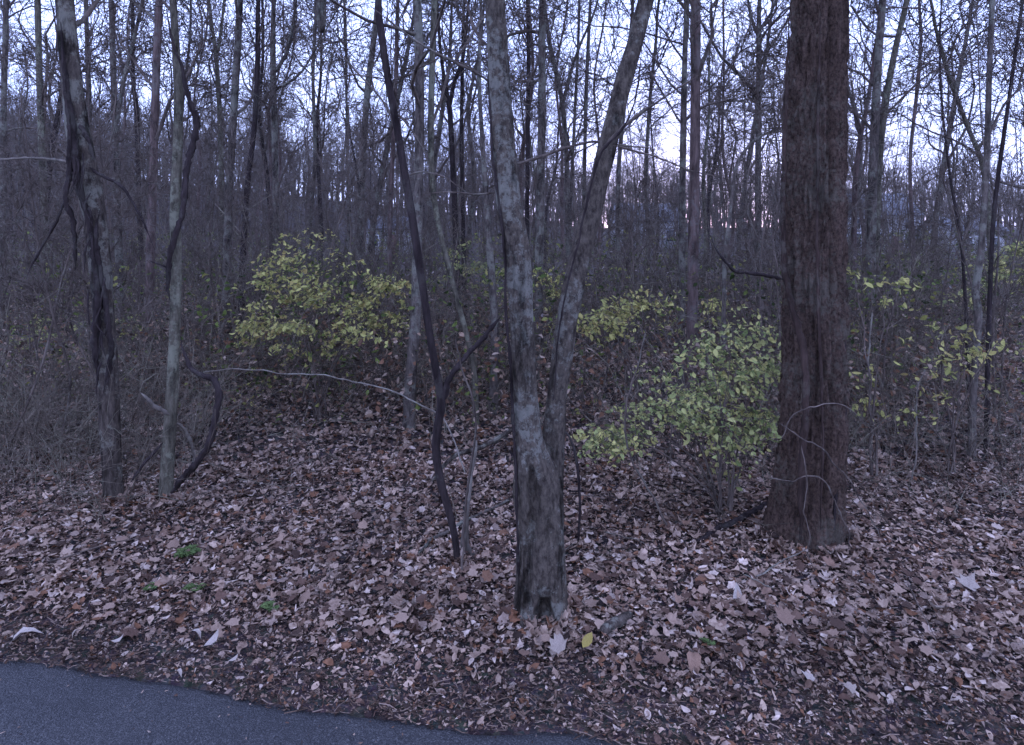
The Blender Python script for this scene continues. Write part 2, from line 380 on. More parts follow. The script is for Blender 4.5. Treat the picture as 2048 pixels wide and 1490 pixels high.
def tree(name, label, pts, Y, m='bark_mid', top=15, zlo=3.5, limbs=14, length=2.8, group=None, K=60, S=14, sub=6, twigs=5, rough=.07, dy=0., forks=(), seed=0, crown=True, flare=.35):
    c = ctrl_from(pts, Y, top, dy); base = tuple(c[0, :3] + [0, 0, .08])
    root = empty(name, base, label, 'tree', group)
    V, Q, P, r = trunk_mesh(c, K, S, rough, flare=flare, seed=seed)
    build('trunk', V, Q, m=M[m], parent=root, origin=base)
    ends = []
    for fp in forks:
        fc = ctrl_from(fp, Y, None, dy); fc[0, 2] = at(fp[0][0], fp[0][1], Y)[2]
        d = fc[-1, :3] - fc[-2, :3]; d = d / np.linalg.norm(d)
        fc = np.vstack([fc, [*(fc[-1, :3] + d * 2.5 + [0, 0, 1.5]), fc[-1, 3] * .3]])
        V, Q, P2, r2 = trunk_mesh(fc, 24, 8, rough, flare=0, seed=seed + 3)
        lo = build('limb', V, Q, m=M[m], parent=root, origin=base); ends.append((P2, r2))
    if crown:
        s = crown_soup(P, r, zlo, limbs, sub, twigs, length, fine=1, minr=.003 + .00022 * Y)
        for P2, r2 in ends:
            s2 = crown_soup(P2, r2, .3, 5, 4, 4, 1.6); s.add(np.concatenate(s2.V), np.concatenate(s2.Q))
        s.obj('crown', M['twig'], root, base)
    return root, P, r

def vine(name_parent, pts, Y, m='bark_dark', dy=0., K=50, S=7, origin=None, name='vine'):
    rows = []
    for px, py, w_, *dd in pts:
        yy = Y + (dd[0] if dd else 0); rows.append([*at(px, py, yy), w_ / 2 * yy / F])
    K = K * 2; C = spline(np.array(rows), K); tt_ = np.linspace(0, 1, K)
    for ax, o_ in ((0, 0), (1, 5), (2, 9)): C[:, ax] += .010 * fbm(C[:, :3] * 9 + o_, 3)
    C[:, 3] *= np.clip(tt_ / .06, .35, 1) * np.clip((1 - tt_) / .16, .06, 1)
    V, Q = tubes(C[:, :3], np.maximum(C[:, 3], .0018), S); c_ = np.repeat(C[:, :3], S, 0)
    V = c_ + (V - c_) * (1 + .9 * fbm(V * 26, 3))[:, None]
    return build(name, V, Q, m=M[m], parent=name_parent, origin=origin if origin is not None else tuple(name_parent.location))

# ---- the twin-stemmed tree in front
tw_base = at(1085, 1235, 4.25); tw_base[2] = float(height(tw_base[0], 4.25))
twin = empty('twin_stemmed_tree', tuple(tw_base), 'grey tree forking into two stems from one thick base, nearest the road', 'tree')
Lc = ctrl_from([(1084, 1250, 112), (1083, 1180, 104), (1082, 1080, 100), (1076, 1000, 104), (1068, 940, 92), (1058, 880, 66), (1052, 800, 57), (1046, 720, 57), (1043, 640, 57), (1038, 560, 58), (1030, 480, 56), (1018, 400, 56), (1008, 300, 54), (1000, 180, 51), (994, 80, 49), (990, 0, 46)], 4.25, 11)
Rc = ctrl_from([(1092, 1180, 60), (1096, 1060, 76), (1098, 970, 72), (1104, 900, 56), (1112, 810, 48), (1126, 700, 48), (1142, 600, 50), (1158, 520, 46), (1186, 410, 45), (1212, 300, 42), (1240, 190, 40), (1268, 90, 38), (1292, 0, 37)], 4.29, 10, dy=.25)
Rc[0, 2] = at(1092, 1180, 4.29)[2]
s = Soup(); ends = []
for c_, sd_, fl in ((Lc, 1, .30), (Rc, 2, 0)):
    V, Q, P, r = trunk_mesh(c_, 190, 56, .105, (9, 9, 4.2), fl, sd_)
    # closed ends so that the two stems can be merged into one skin
    n0 = len(V); V = np.vstack([V, P[0], P[-1]]); S_ = 56; a = np.arange(S_)
    T = np.vstack([np.stack([np.full(S_, n0), (a + 1) % S_, a], -1), np.stack([np.full(S_, n0 + 1), 189 * S_ + a, 189 * S_ + (a + 1) % S_], -1)])
    s.add(V, Q, T); ends.append((P, r))
tv = np.concatenate(s.V)
hole = at(1086, 1200, 4.25); front = tv[:, 1] < 4.25
e = ((tv[:, 0] - hole[0]) / .055) ** 2 + ((tv[:, 2] - hole[2] + .01) / .09) ** 2
tv[:, 1] += np.where(front, .13 * np.clip(1.15 - e, 0, 1) ** .5, 0)                       # rotten hollow at the foot
seam = np.abs(tv[:, 0] - at(1060, 1100, 4.25)[0] + .02 * np.sin(tv[:, 2] * 6)) < .03
tv[:, 1] += np.where(front & seam & (tv[:, 2] < at(0, 930, 4.25)[2]) & (tv[:, 2] > at(0, 1190, 4.25)[2]), .035, 0)
tt = build('trunk', tv, np.concatenate(s.Q), np.concatenate(s.T), M['bark_twin'], twin, origin=tuple(tw_base))
rm = tt.modifiers.new('merge', 'REMESH'); rm.mode = 'VOXEL'; rm.voxel_size = .008; rm.use_smooth_shade = True
sm = tt.modifiers.new('soften', 'SMOOTH'); sm.factor = .5; sm.iterations = 1
s = crown_soup(*ends[0], 4.6, 10, 6, 5, 2.2); s2 = crown_soup(*ends[1], 3.6, 9, 6, 5, 2.2); s.add(np.concatenate(s2.V), np.concatenate(s2.Q))
s.obj('crown', M['twig'], twin, tuple(tw_base))
vine(twin, [(1040, 1190, 6.5, -.06), (1034, 1050, 5.9, -.1), (1030, 900, 5.9, -.05), (1022, 760, 6.5, -.06), (1012, 620, 5.9, -.08), (1010, 520, 5.2, -.05), (1000, 420, 5.9, -.05), (984, 300, 5.9, -.04), (978, 150, 4.5, -.02), (972, 0, 3.9, 0)], 4.25)
vine(twin, [(1108, 800, 2.6, -.06), (1116, 680, 3.2, -.04), (1132, 580, 3.9, -.03), (1160, 470, 3.9, 0), (1180, 380, 5.9, .02), (1200, 310, 5.2, -.06), (1250, 250, 3.9, -.08), (1276, 170, 3.9, .05), (1285, 60, 3.2, .15)], 4.32)
for q in ([(1200, 300, 7, .1), (1250, 252, 7, .0), (1320, 200, 5, -.1), (1400, 150, 3, -.2)], [(1010, 335, 6, .05), (1080, 315, 7, .2), (1130, 295, 6, .3), (1190, 283, 5, .4), (1240, 290, 4, .5), (1330, 300, 3, .7)],
          [(990, 170, 6, .05), (950, 145, 5, .0), (900, 120, 5, -.1), (830, 80, 4, -.1), (740, 10, 3, -.1)], [(985, 100, 5, 0), (950, 60, 5, .1), (935, 10, 4, .2), (915, -40, 3, .2)],
          [(1225, 290, 4, .1), (1300, 310, 4, .2), (1380, 340, 3, .4), (1460, 360, 2, .5)], [(990, 385, 4, .05), (950, 388, 4, .0), (900, 384, 3, -.1), (850, 388, 2, -.1)]):
    lb = vine(twin, q, 4.25, 'twig', name='branch', S=6, K=24)

# ---- the big tree on the right
bt = at(1612, 1092, 5.3); bt[2] = float(height(bt[0], 5.3))
big = empty('large_tree', tuple(bt), 'thickest tree, dark furrowed bark with a groove down its front', 'tree')
Bc = ctrl_from([(1610, 1100, 146), (1613, 1040, 144), (1620, 960, 138), (1624, 860, 132), (1627, 740, 128), (1628, 600, 126), (1628, 450, 124), (1631, 300, 119), (1634, 150, 114), (1637, 0, 108)], 5.3, 17)
K_, S_ = 760, 150
Cb = spline(Bc, K_); P, r = Cb[:, :3], Cb[:, 3]
a = np.arange(S_) / S_ * 2 * np.pi; z = P[:, 2] - P[0, 2]
TH, ZZ = np.meshgrid(a, z)
ux, uy = np.cos(TH), np.sin(TH)                                            # uy < 0 faces the camera
gro = -np.pi / 2 + .16 + .10 * np.sin(ZZ * 1.1) - .30 * np.clip((1.6 - ZZ) / 1.6, 0, 1)
dth = np.abs((TH - gro + np.pi) % (2 * np.pi) - np.pi)
groove = -.24 * np.exp(-(dth / .13) ** 2) * np.clip(ZZ / .6, .25, 1)
q = np.stack([ux * 1.6, uy * 1.6, ZZ * .8], -1)
sw = .5 * fbm(q * 1.3 + 3, 2)
rid = np.abs(fbm(np.stack([(ux + sw * .25) * 8, (uy + sw * .25) * 8, ZZ * 3.2], -1), 3)) * 1.0
rid2 = np.abs(fbm(np.stack([ux * 20, uy * 20, ZZ * 13], -1), 3))
flare = .20 * np.exp(-ZZ / .20) * (1 + .9 * np.cos(TH * 4 + 1.1) + .5 * np.cos(TH * 7 + .4))
rad = r[:, None] * (1.12 + groove + .05 * sw + flare) - .042 + np.minimum(rid, .4) * .115 + np.minimum(rid2, .3) * .03
V = P[:, None] + rad[..., None] * np.stack([ux, uy, np.zeros_like(ux)], -1)
kk = (np.arange(K_ - 1) * S_)[:, None]; s0 = np.arange(S_)[None]; s1 = (s0 + 1) % S_
build('trunk', V.reshape(-1, 3), np.stack([kk + s0, kk + s1, kk + S_ + s1, kk + S_ + s0], -1).reshape(-1, 4), m=M['bark_big'], parent=big, origin=tuple(bt))
crown_soup(P, r, 6.5, 16, 6, 5, 4.5).obj('crown', M['twig'], big, tuple(bt))
vine(big, [(1600, 1080, 14, -.36), (1604, 980, 13, -.33), (1606, 880, 14, -.31), (1612, 780, 15, -.29), (1606, 700, 15, -.27), (1585, 620, 13, -.24), (1570, 540, 12, -.16), (1566, 420, 10, -.1), (1572, 200, 9, -.08), (1580, 0, 8, -.05)], 5.3, 'vine_bark')
vine(big, [(1668, 1060, 9, -.28), (1672, 960, 9, -.2), (1684, 850, 10, -.15), (1686, 740, 11, -.13), (1684, 620, 9, -.1), (1684, 480, 8, -.1), (1688, 300, 6, -.05), (1692, 100, 5, 0)], 5.3, 'bark_dark')
vine(big, [(1640, 1060, 5, -.34), (1645, 900, 5, -.3), (1640, 700, 6, -.28), (1634, 500, 6, -.25), (1636, 250, 5, -.24), (1642, 0, 5, -.2)], 5.3, 'vine_bark')
for q in ([(1566, 558, 7, .0), (1530, 550, 7, -.1), (1490, 545, 6, -.15), (1468, 540, 6, -.2), (1440, 510, 5, -.2), (1420, 470, 4, -.2)],):
    vine(big, q, 5.3, 'bark_dark', name='branch', K=24)

# ---- leaning tree with shaggy vines, far left
t, P, r = tree('leaning_tree', 'leaning tree with pale streaks and shaggy dark vines near the left edge',
     [(228, 1012, 42), (224, 930, 40), (220, 850, 42), (214, 740, 42), (206, 620, 42), (198, 520, 44), (190, 440, 46), (176, 370, 52), (160, 290, 54), (148, 200, 48), (138, 100, 42), (130, 0, 38)], 5.95, 'bark_shag', 12, 4.2, 12, 2.2, K=120, S=24, rough=.10, seed=4, flare=.12)
vine(t, [(196, 760, 12, -.1), (190, 680, 14, -.12), (196, 600, 16, -.12), (190, 520, 14, -.12), (178, 440, 12, -.1), (160, 380, 12, -.13), (150, 300, 16, -.15), (140, 220, 13, -.12), (126, 120, 8, -.1), (120, 0, 6, -.05)], 5.95)
vine(t, [(214, 770, 9, -.12), (222, 700, 10, -.14), (216, 640, 10, -.13), (204, 560, 9, -.13), (192, 470, 10, -.14), (200, 420, 8, -.1)], 5.95)
vine(t, [(150, 540, 5, -.1), (148, 450, 9, -.15), (132, 400, 10, -.2), (140, 340, 12, -.15), (138, 280, 8, -.2), (132, 200, 6, -.15), (120, 60, 4, -.1)], 5.95)
vine(t, [(158, 250, 10, -.15), (176, 280, 9, -.2), (186, 310, 6, -.22), (192, 325, 3, -.22)], 5.95, name='bark_strip')
vine(t, [(180, 335, 7, -.05), (205, 352, 6, -.15), (240, 370, 6, -.3), (262, 400, 5, -.4), (285, 440, 4, -.5), (310, 500, 3, -.5)], 5.95, name='branch')
vine(t, [(140, 325, 6, -.05), (110, 320, 5, 0), (60, 316, 5, .1), (0, 318, 4, .2), (-60, 310, 3, .2)], 5.95, 'twig_pale', name='branch')
vine(t, [(130, 400, 5, -.05), (110, 450, 5, -.1), (80, 500, 4, -.1), (50, 560, 3, -.2)], 5.95, name='branch')
for q in range(18):
    y0 = rng.uniform(300, 740); x0 = np.interp(y0, [300, 440, 740], [146, 184, 208]) + rng.uniform(-22, 22)
    vine(t, [(x0, y0, rng.uniform(3, 7), -.14), (x0 + rng.uniform(-12, 12), y0 + rng.uniform(15, 40), 4, -.2), (x0 + rng.uniform(-16, 16), y0 + rng.uniform(50, 90), 2, -.22)], 5.95, name='shaggy_bark', K=10, S=4)

# ---- slender pale tree with the looping vine
t, P, r = tree('slender_tree', 'slender pale upright tree with a dark vine looping out from it',
     [(330, 1006, 32), (334, 950, 30), (340, 850, 27), (346, 740, 25), (351, 620, 24), (352, 520, 23), (350, 420, 23), (355, 300, 21), (357, 200, 19), (352, 100, 17), (346, 0, 16)], 5.95, 'bark_pale', 11, 4.2, 10, 2.0, K=110, S=20, rough=.06, seed=6, flare=.1)
vine(t, [(344, 985, 12, -.08), (362, 960, 13, -.15), (395, 925, 13, -.25), (420, 880, 13, -.3), (432, 830, 13, -.3), (438, 785, 13, -.25), (426, 758, 11, -.2), (400, 750, 9, -.15), (380, 732, 9, -.1), (366, 700, 7, -.08), (358, 660, 4, -.07)], 5.95)
vine(t, [(339, 605, 5, -.08), (335, 560, 9, -.1), (340, 510, 11, -.12), (352, 470, 12, -.14), (364, 430, 11, -.1), (370, 380, 11, -.06), (374, 335, 12, -.02), (386, 290, 13, -.0), (393, 245, 13, .0), (382, 210, 11, -.02), (370, 170, 9, -.05), (362, 130, 6, -.08), (350, 100, 6, -.09), (340, 60, 7, -.09), (330, 0, 8, -.06)], 5.95)
vine(t, [(335, 535, 6, -.1), (322, 530, 4, -.12), (300, 522, 3, -.1)], 5.95, name='branch', K=12)
vine(t, [(338, 830, 8, -.05), (310, 812, 8, -.15), (292, 795, 6, -.2), (280, 785, 4, -.2)], 5.95, 'twig_pale', name='branch', K=14)
vine(t, [(262, 965, 4, -.3), (285, 930, 6, -.25), (310, 905, 6, -.1), (330, 880, 4, -.02)], 5.95, name='branch', K=14)
vine(t, [(352, 845, 6, .02), (370, 860, 6, .1), (385, 900, 6, .2), (392, 950, 5, .25)], 5.95, 'twig_pale', name='branch', K=14)

# ---- dark forked sapling between them
c = ctrl_from([(916, 1145, 15), (912, 1090, 16), (900, 1030, 17), (882, 965, 19), (872, 900, 20), (876, 850, 20), (883, 805, 21), (872, 740, 19), (858, 660, 18), (848, 590, 18), (834, 500, 19), (822, 420, 18), (806, 330, 18), (795, 260, 17), (780, 180, 17), (766, 90, 17), (757, 0, 16)], 4.85, 8)
b0 = tuple(c[0, :3] + [0, 0, .08])
sap = empty('forked_sapling', b0, 'thin blackish crooked tree forking low, just left of the twin-stemmed tree', 'tree')
V, Q, P, r = trunk_mesh(c, 150, 12, .09, flare=.05, seed=9); build('trunk', V, Q, m=M['bark_dark'], parent=sap, origin=b0)
vine(sap, [(884, 810, 14), (896, 765, 12), (920, 728, 11), (955, 690, 10.5), (980, 660, 9.5), (1000, 636, 9), (1004, 630, 5)], 4.85, name='limb')
crown_soup(P, r, 4.2, 8, 5, 5, 1.6).obj('crown', M['twig'], sap, b0)
for q in ([(800, 290, 5), (770, 210, 4), (720, 150, 4), (650, 80, 3)], [(812, 350, 4), (850, 345, 4), (900, 360, 3), (960, 410, 2)], [(786, 220, 5), (820, 255, 4), (850, 310, 3), (862, 350, 2)], [(775, 160, 4), (700, 150, 3), (640, 175, 2)]):
    vine(sap, q, 4.85, 'twig', name='branch', K=20, S=5)

# ---- traced middle-distance trees: name, label, pixel trace (base to top), depth, bark, crown settings
MID = [
 ('bare_tree', 'thin grey tree at the very left edge', [(4, 680, 15), (6, 500, 14), (7, 250, 12), (12, 0, 11)], 15, 'bark_mid', ()),
 ('bare_tree', 'pale straight tree close left of the leaning tree', [(98, 700, 18), (90, 450, 15), (82, 250, 14), (75, 0, 13)], 14, 'bark_pale', ()),
 ('bare_tree', 'thin straight tree just right of the leaning tree top', [(190, 640, 13), (184, 400, 12), (178, 200, 11), (172, 0, 9)], 20, 'bark_mid', ()),
 ('forked_tree', 'grey tree with a limb forking right, between the leaning and slender trees', [(244, 720, 18), (236, 450, 16), (230, 250, 14), (226, 120, 13), (222, 0, 11)], 13.5, 'bark_mid', ([(234, 240, 10), (250, 150, 9), (272, 60, 8), (285, 0, 7)],)),
 ('bare_tree', 'narrow wavy dark stem left of the red-brown trunk', [(290, 640, 11), (278, 400, 10), (273, 220, 10), (266, 160, 9), (266, 60, 9), (264, 0, 8)], 18, 'bark_dark', ()),
 ('bare_tree', 'straight red-brown rough trunk left of the slender pale tree', [(296, 760, 22), (300, 550, 20), (304, 400, 19), (309, 250, 18), (314, 100, 17), (319, 0, 16)], 11, 'bark_red', ()),
 ('bare_tree', 'pale forked tree with a wide V top, right of the looping vine', [(448, 630, 11), (444, 400, 11), (440, 250, 11), (432, 110, 10), (424, 50, 7), (418, 0, 6)], 20, 'bark_pale', ([(434, 115, 8), (442, 60, 7), (448, 0, 6)],)),
 ('bare_tree', 'stout grey tree leaning slightly right, left of the yellow shrub', [(450, 720, 20), (454, 550, 19), (457, 400, 18), (464, 280, 17), (472, 150, 16), (480, 0, 14)], 13, 'bark_mid', ()),
 ('bare_tree', 'slim dark curving tree above the left part of the yellow shrub', [(478, 720, 15), (486, 520, 14), (494, 380, 13), (508, 260, 12), (515, 140, 12), (517, 0, 10)], 13, 'bark_dark', ()),
 ('forked_tree', 'tree with a curved limb sweeping right near the top, behind the yellow shrub', [(560, 690, 15), (553, 450, 14), (549, 250, 14), (546, 120, 13), (548, 0, 10)], 15, 'bark_mid', ([(549, 145, 9), (572, 110, 9), (584, 60, 8), (592, 0, 7)], [(549, 180, 6), (585, 160, 6), (610, 135, 5)])),
 ('bare_tree', 'very thin straight tree right of the yellow shrub top', [(700, 610, 8), (696, 400, 7), (693, 200, 6), (688, 0, 6)], 22, 'bark_mid', ()),
 ('bare_tree', 'pale tree curving left then up, meeting the blackish sapling at the top', [(716, 735, 18), (720, 550, 17), (722, 420, 16), (727, 300, 15), (735, 180, 15), (746, 90, 14), (756, 0, 13)], 12, 'bark_mid', ()),
 ('bare_tree', 'thin dark tree just left of the blackish sapling', [(776, 690, 12), (780, 450, 11), (786, 300, 10), (792, 150, 10), (796, 0, 8)], 14.5, 'bark_red', ()),
 ('bare_tree', 'straight grey trunk directly right of the blackish sapling', [(816, 866, 27), (822, 760, 26), (832, 620, 24), (836, 450, 23), (838, 300, 22), (839, 150, 22), (834, 0, 21)], 8.2, 'bark_mid', ()),
 ('bare_tree', 'bent pale stem slanting down right behind the blackish sapling', [(952, 868, 15), (948, 740, 13), (928, 650, 12), (906, 570, 12), (886, 490, 12), (868, 400, 13), (862, 300, 14), (864, 150, 15), (869, 0, 14)], 8.3, 'bark_pale', ()),
 ('forked_tree', 'dark tree splitting into a wide Y, left of the twin-stemmed tree', [(918, 690, 15), (912, 480, 14), (906, 340, 13), (899, 215, 12), (890, 170, 9), (880, 90, 7), (874, 0, 6)], 15, 'bark_dark', ([(900, 210, 9), (910, 160, 9), (926, 115, 8), (934, 40, 7), (938, 0, 6)],)),
 ('bare_tree', 'thin dark upright tree beside the wide Y tree', [(930, 670, 11), (926, 450, 10), (923, 250, 9), (926, 100, 8), (929, 0, 7)], 16, 'bark_dark', ()),
 ('bare_tree', 'thin wavy tree touching the left side of the twin-stemmed tree', [(985, 830, 22), (990, 700, 20), (984, 560, 18), (975, 430, 14), (966, 300, 11), (958, 150, 9), (962, 0, 7)], 9, 'bark_mid', ()),
 ('bare_tree', 'thin tree rising straight up just right of the left stem', [(1052, 720, 11), (1054, 450, 10), (1056, 250, 10), (1057, 100, 9), (1055, 0, 8)], 13, 'bark_dark', ()),
 ('bare_tree', 'straight stout tree midway between the two forked stems', [(1074, 765, 22), (1078, 550, 21), (1080, 400, 20), (1084, 220, 19), (1084, 100, 18), (1085, 0, 17)], 11, 'bark_mid', ()),
 ('forked_tree', 'tree leaning left at the top between the two forked stems', [(1140, 672, 13), (1136, 450, 12), (1132, 300, 12), (1122, 190, 11), (1100, 90, 10), (1088, 0, 8)], 16, 'bark_mid', ([(1126, 210, 8), (1140, 150, 7), (1160, 90, 6), (1190, 20, 5)],)),
 ('bare_tree', 'very slim tree in the gap left of the right stem', [(1138, 650, 9), (1142, 400, 8), (1150, 220, 7), (1156, 100, 7), (1159, 0, 6)], 18, 'bark_mid', ()),
 ('bare_tree', 'slim straight tree closest left of the right stem', [(1166, 660, 10), (1168, 400, 9), (1172, 200, 9), (1177, 80, 8), (1181, 0, 7)], 17, 'bark_mid', ()),
 ('bare_tree', 'red-brown straight trunk, right one of a close pair left of the thickest tree', [(1378, 812, 28), (1384, 650, 25), (1387, 480, 24), (1390, 300, 23), (1391, 150, 22), (1391, 0, 21)], 9.5, 'bark_red', ()),
 ('bare_tree', 'grey narrow trunk, left one of a close pair left of the thickest tree', [(1362, 790, 17), (1364, 600, 16), (1365, 400, 15), (1367, 240, 14), (1370, 100, 13), (1373, 0, 12)], 10, 'bark_mid', ()),
 ('forked_tree', 'grey tree with limbs forking upward both ways left of the thickest tree', [(1522, 720, 17), (1518, 520, 15), (1516, 380, 14), (1517, 200, 13), (1518, 80, 12), (1519, 0, 9)], 13, 'bark_mid', ([(1517, 75, 8), (1504, 40, 7), (1496, 0, 6)], [(1518, 60, 7), (1540, 30, 6), (1552, 0, 6)], [(1516, 190, 10), (1500, 170, 9), (1470, 140, 8), (1440, 110, 7)])),
 ('curved_tree', 'dark thin tree arching over to the right, against the thickest tree', [(1440, 876, 12), (1446, 700, 11), (1450, 520, 9), (1462, 410, 8), (1474, 330, 7), (1505, 284, 6), (1540, 264, 5), (1575, 250, 3)], 8, 'bark_mid', ()),
 ('bare_tree', 'dark tree immediately right of the thickest tree, leaning right', [(1706, 720, 13), (1708, 500, 12), (1711, 350, 11), (1722, 270, 10), (1736, 200, 9), (1752, 90, 8), (1762, 0, 6)], 13, 'bark_red', ()),
 ('bare_tree', 'straight grey trunk, left arm of a V of two trunks right of the thickest tree', [(1738, 740, 23), (1742, 500, 21), (1746, 340, 20), (1752, 200, 18), (1758, 100, 17), (1765, 0, 16)], 12, 'bark_mid', ()),
 ('bare_tree', 'pale trunk leaning right, right arm of a V right of the thickest tree', [(1744, 735, 20), (1750, 500, 18), (1756, 350, 17), (1766, 240, 16), (1788, 110, 14), (1814, 0, 12)], 12.3, 'bark_pale', ()),
 ('bare_tree', 'thin pale tree slanting down right toward the right-edge trunks', [(1990, 720, 14), (1980, 480, 12), (1966, 335, 11), (1932, 245, 10), (1894, 140, 9), (1870, 50, 7), (1862, 0, 6)], 13, 'bark_pale', ()),
 ('bare_tree', 'spindly dark stem slanting right amid brush right of the V trunks', [(1940, 830, 8), (1924, 500, 7), (1900, 350, 6), (1884, 210, 5), (1880, 100, 4), (1884, 0, 3)], 9, 'bark_dark', ()),
 ('bare_tree', 'dark knobbly upright trunk, nearest tree at the right edge', [(1942, 925, 17), (1946, 800, 15), (1951, 710, 14), (1957, 630, 16), (1950, 590, 15), (1960, 520, 14), (1966, 450, 13), (1974, 310, 13), (1978, 170, 12), (1985, 0, 11)], 7.2, 'bark_mid', ()),
 ('bare_tree', 'thin dark tree leaning right out of the frame at the right edge', [(1972, 900, 10), (1978, 650, 10), (1986, 450, 9), (1998, 340, 9), (2022, 170, 8), (2044, 10, 7)], 7.5, 'bark_dark', ()),
 ('bare_tree', 'slim tree left of the right stem seen behind its bend', [(1240, 690, 12), (1236, 480, 11), (1238, 330, 10), (1250, 200, 9), (1262, 60, 8), (1266, 0, 7)], 15, 'bark_mid', ()),
 ('bare_tree', 'slim tree rising in the gap right of the right stem', [(1300, 670, 11), (1296, 480, 10), (1292, 350, 9), (1300, 200, 8), (1312, 80, 7), (1318, 0, 6)], 16, 'bark_mid', ()),
 ('bare_tree', 'thin tree curving up between the V trunks and the right edge', [(1830, 660, 10), (1826, 480, 9), (1820, 330, 8), (1832, 200, 8), (1842, 80, 7), (1838, 0, 6)], 17, 'bark_red', ()),
 ('bare_tree', 'slim grey tree midway along the top of the yellow shrub', [(620, 640, 11), (622, 450, 10), (630, 300, 9), (626, 150, 8), (632, 0, 7)], 19, 'bark_mid', ()),
]
for n_, (nm, lb, pts, Y, bk, fk) in enumerate(MID):
    near = Y < 10.5; curved = nm == 'curved_tree'
    t, P, r = tree(nm, lb, pts, Y, bk, None if curved else 13 + rng.uniform(-1, 4), 3.2 + Y * .06, 6 if curved else (12 if pts[-1][0] < 760 else 15), (1.0 if curved else 3.0) , None,
                   K=70 if near else 44, S=16 if near else 10, forks=fk, seed=n_, sub=7, twigs=6, rough=.08)

# ---- trunk end cut off by a stitching error; bent top above frame is added
ln = at(643, 64, 10.5)
hl = np.array([[gx(643, 10.5), 10.5, ln[2], .045], [gx(643, 10.5), 10.5, ln[2] + .15, .07], [gx(643, 10.5), 10.5, ln[2] + .6, .074], [gx(645, 10.5), 10.55, ln[2] + 1.6, .08], [gx(660, 10.5), 10.8, ln[2] + 2.8, .075], [gx(690, 10.5), 11.4, ln[2] + 3.6, .07], [gx(728, 12), 12.0, ln[2] + 4.0, .06]])
V, Q, P, r = trunk_mesh(hl, 50, 12, .08, flare=0, seed=33)
V = np.vstack([V, P[0]]); T = np.stack([np.full(12, len(V) - 1), (np.arange(12) + 1) % 12, np.arange(12)], -1)
o = build('cut_off_trunk', V, Q, T, M['bark_mid']); tag(o, 'short trunk end cut off by a stitching error at the top edge', 'stitching artifact')

# ---- trees farther back: ten shapes, copied
protos = []
for k_ in range(10):
    hgt = rng.uniform(13, 19); r0 = rng.uniform(.07, .13)
    zz = np.linspace(0, hgt, 7); ct = np.stack([np.cumsum(rng.normal(0, .30, 7)), np.cumsum(rng.normal(0, .30, 7)), zz, r0 * np.linspace(1, .12, 7) ** .8], -1); ct[:, :2] -= ct[0, :2]
    V, Q, P, r = trunk_mesh(ct, 24, 8, .08, flare=.2, seed=k_)
    tm = mesh_data('trunk', V, Q, m=M[['bark_mid', 'bark_pale', 'bark_red', 'bark_mid', 'bark_dark'][k_ % 5]])
    cm = crown_soup(P, r, rng.uniform(2.5, 5), 20, 6, 6, rng.uniform(2.4, 3.4), minr=.008, extra=2, fine=1).data('crown', M['twig'])
    protos.append((tm, cm))
def far_tree(x, y, label, group, sc_):
    p = protos[rng.integers(len(protos))]
    o = empty('bare_tree', (x, y, float(height(x, y)) - .05), label, 'tree', group)
    o.rotation_euler = (rng.normal(0, .035), rng.normal(0, .035), rng.uniform(0, 6.28)); o.scale = (sc_,) * 3
    for nm, me in zip(('trunk', 'crown'), p):
        c_ = bpy.data.objects.new(nm, me); col.objects.link(c_); c_.parent = o
cnt = 0; placed = []
while cnt < 66:
    Y = 17 + 43 * rng.uniform(0, 1) ** 1.1; X = rng.uniform(-.84, .84) * Y
    if any((X - a_) ** 2 + (Y - b_) ** 2 < 1.6 for a_, b_ in placed): continue
    placed.append((X, Y)); cnt += 1
    far_tree(X, Y, 'thin bare tree far back in the woods behind the brush', 'bare trees far back in the woods', rng.uniform(.75, 1.15))

# ---- wooded hillside seen only as a mass
s = Soup()
N = 1700
Yf = 62 + 90 * rng.uniform(0, 1, N) ** .8; Xf = (-.95 + 1.85 * rng.uniform(0, 1, N) ** 1.35) * Yf
Zf = height(Xf, Yf); Hf = rng.uniform(9, 15, N) * np.where(Xf / Yf > .05, .75, 1)
tr = np.zeros((N, 4, 3)); f4 = np.linspace(0, 1, 4)
tr[:, :, 0] = Xf[:, None] + rng.normal(0, .3, (N, 4)); tr[:, :, 1] = Yf[:, None]; tr[:, :, 2] = Zf[:, None] + Hf[:, None] * f4
rr = (rng.uniform(.10, .2, N))[:, None] * (1 - .8 * f4)[None]
s.add(*tubes(tr, rr, 4))
A, ra = grow(tr, rr, 9, .2, 1, (.18, .38), (30, 65), 4, .25, .15, .5, .3); s.add(*tubes(A, np.maximum(ra, .03), 3))
B, rb = grow(A, ra, 4, .2, 1, (.3, .7), (25, 60), 3, .15, .15, .6, .4); s.add(*tubes(B, np.maximum(rb, .02), 3))
tag(s.obj('far_wood', M['twig']), 'bare grey wood covering the hillside far behind', 'wood', kind='stuff')

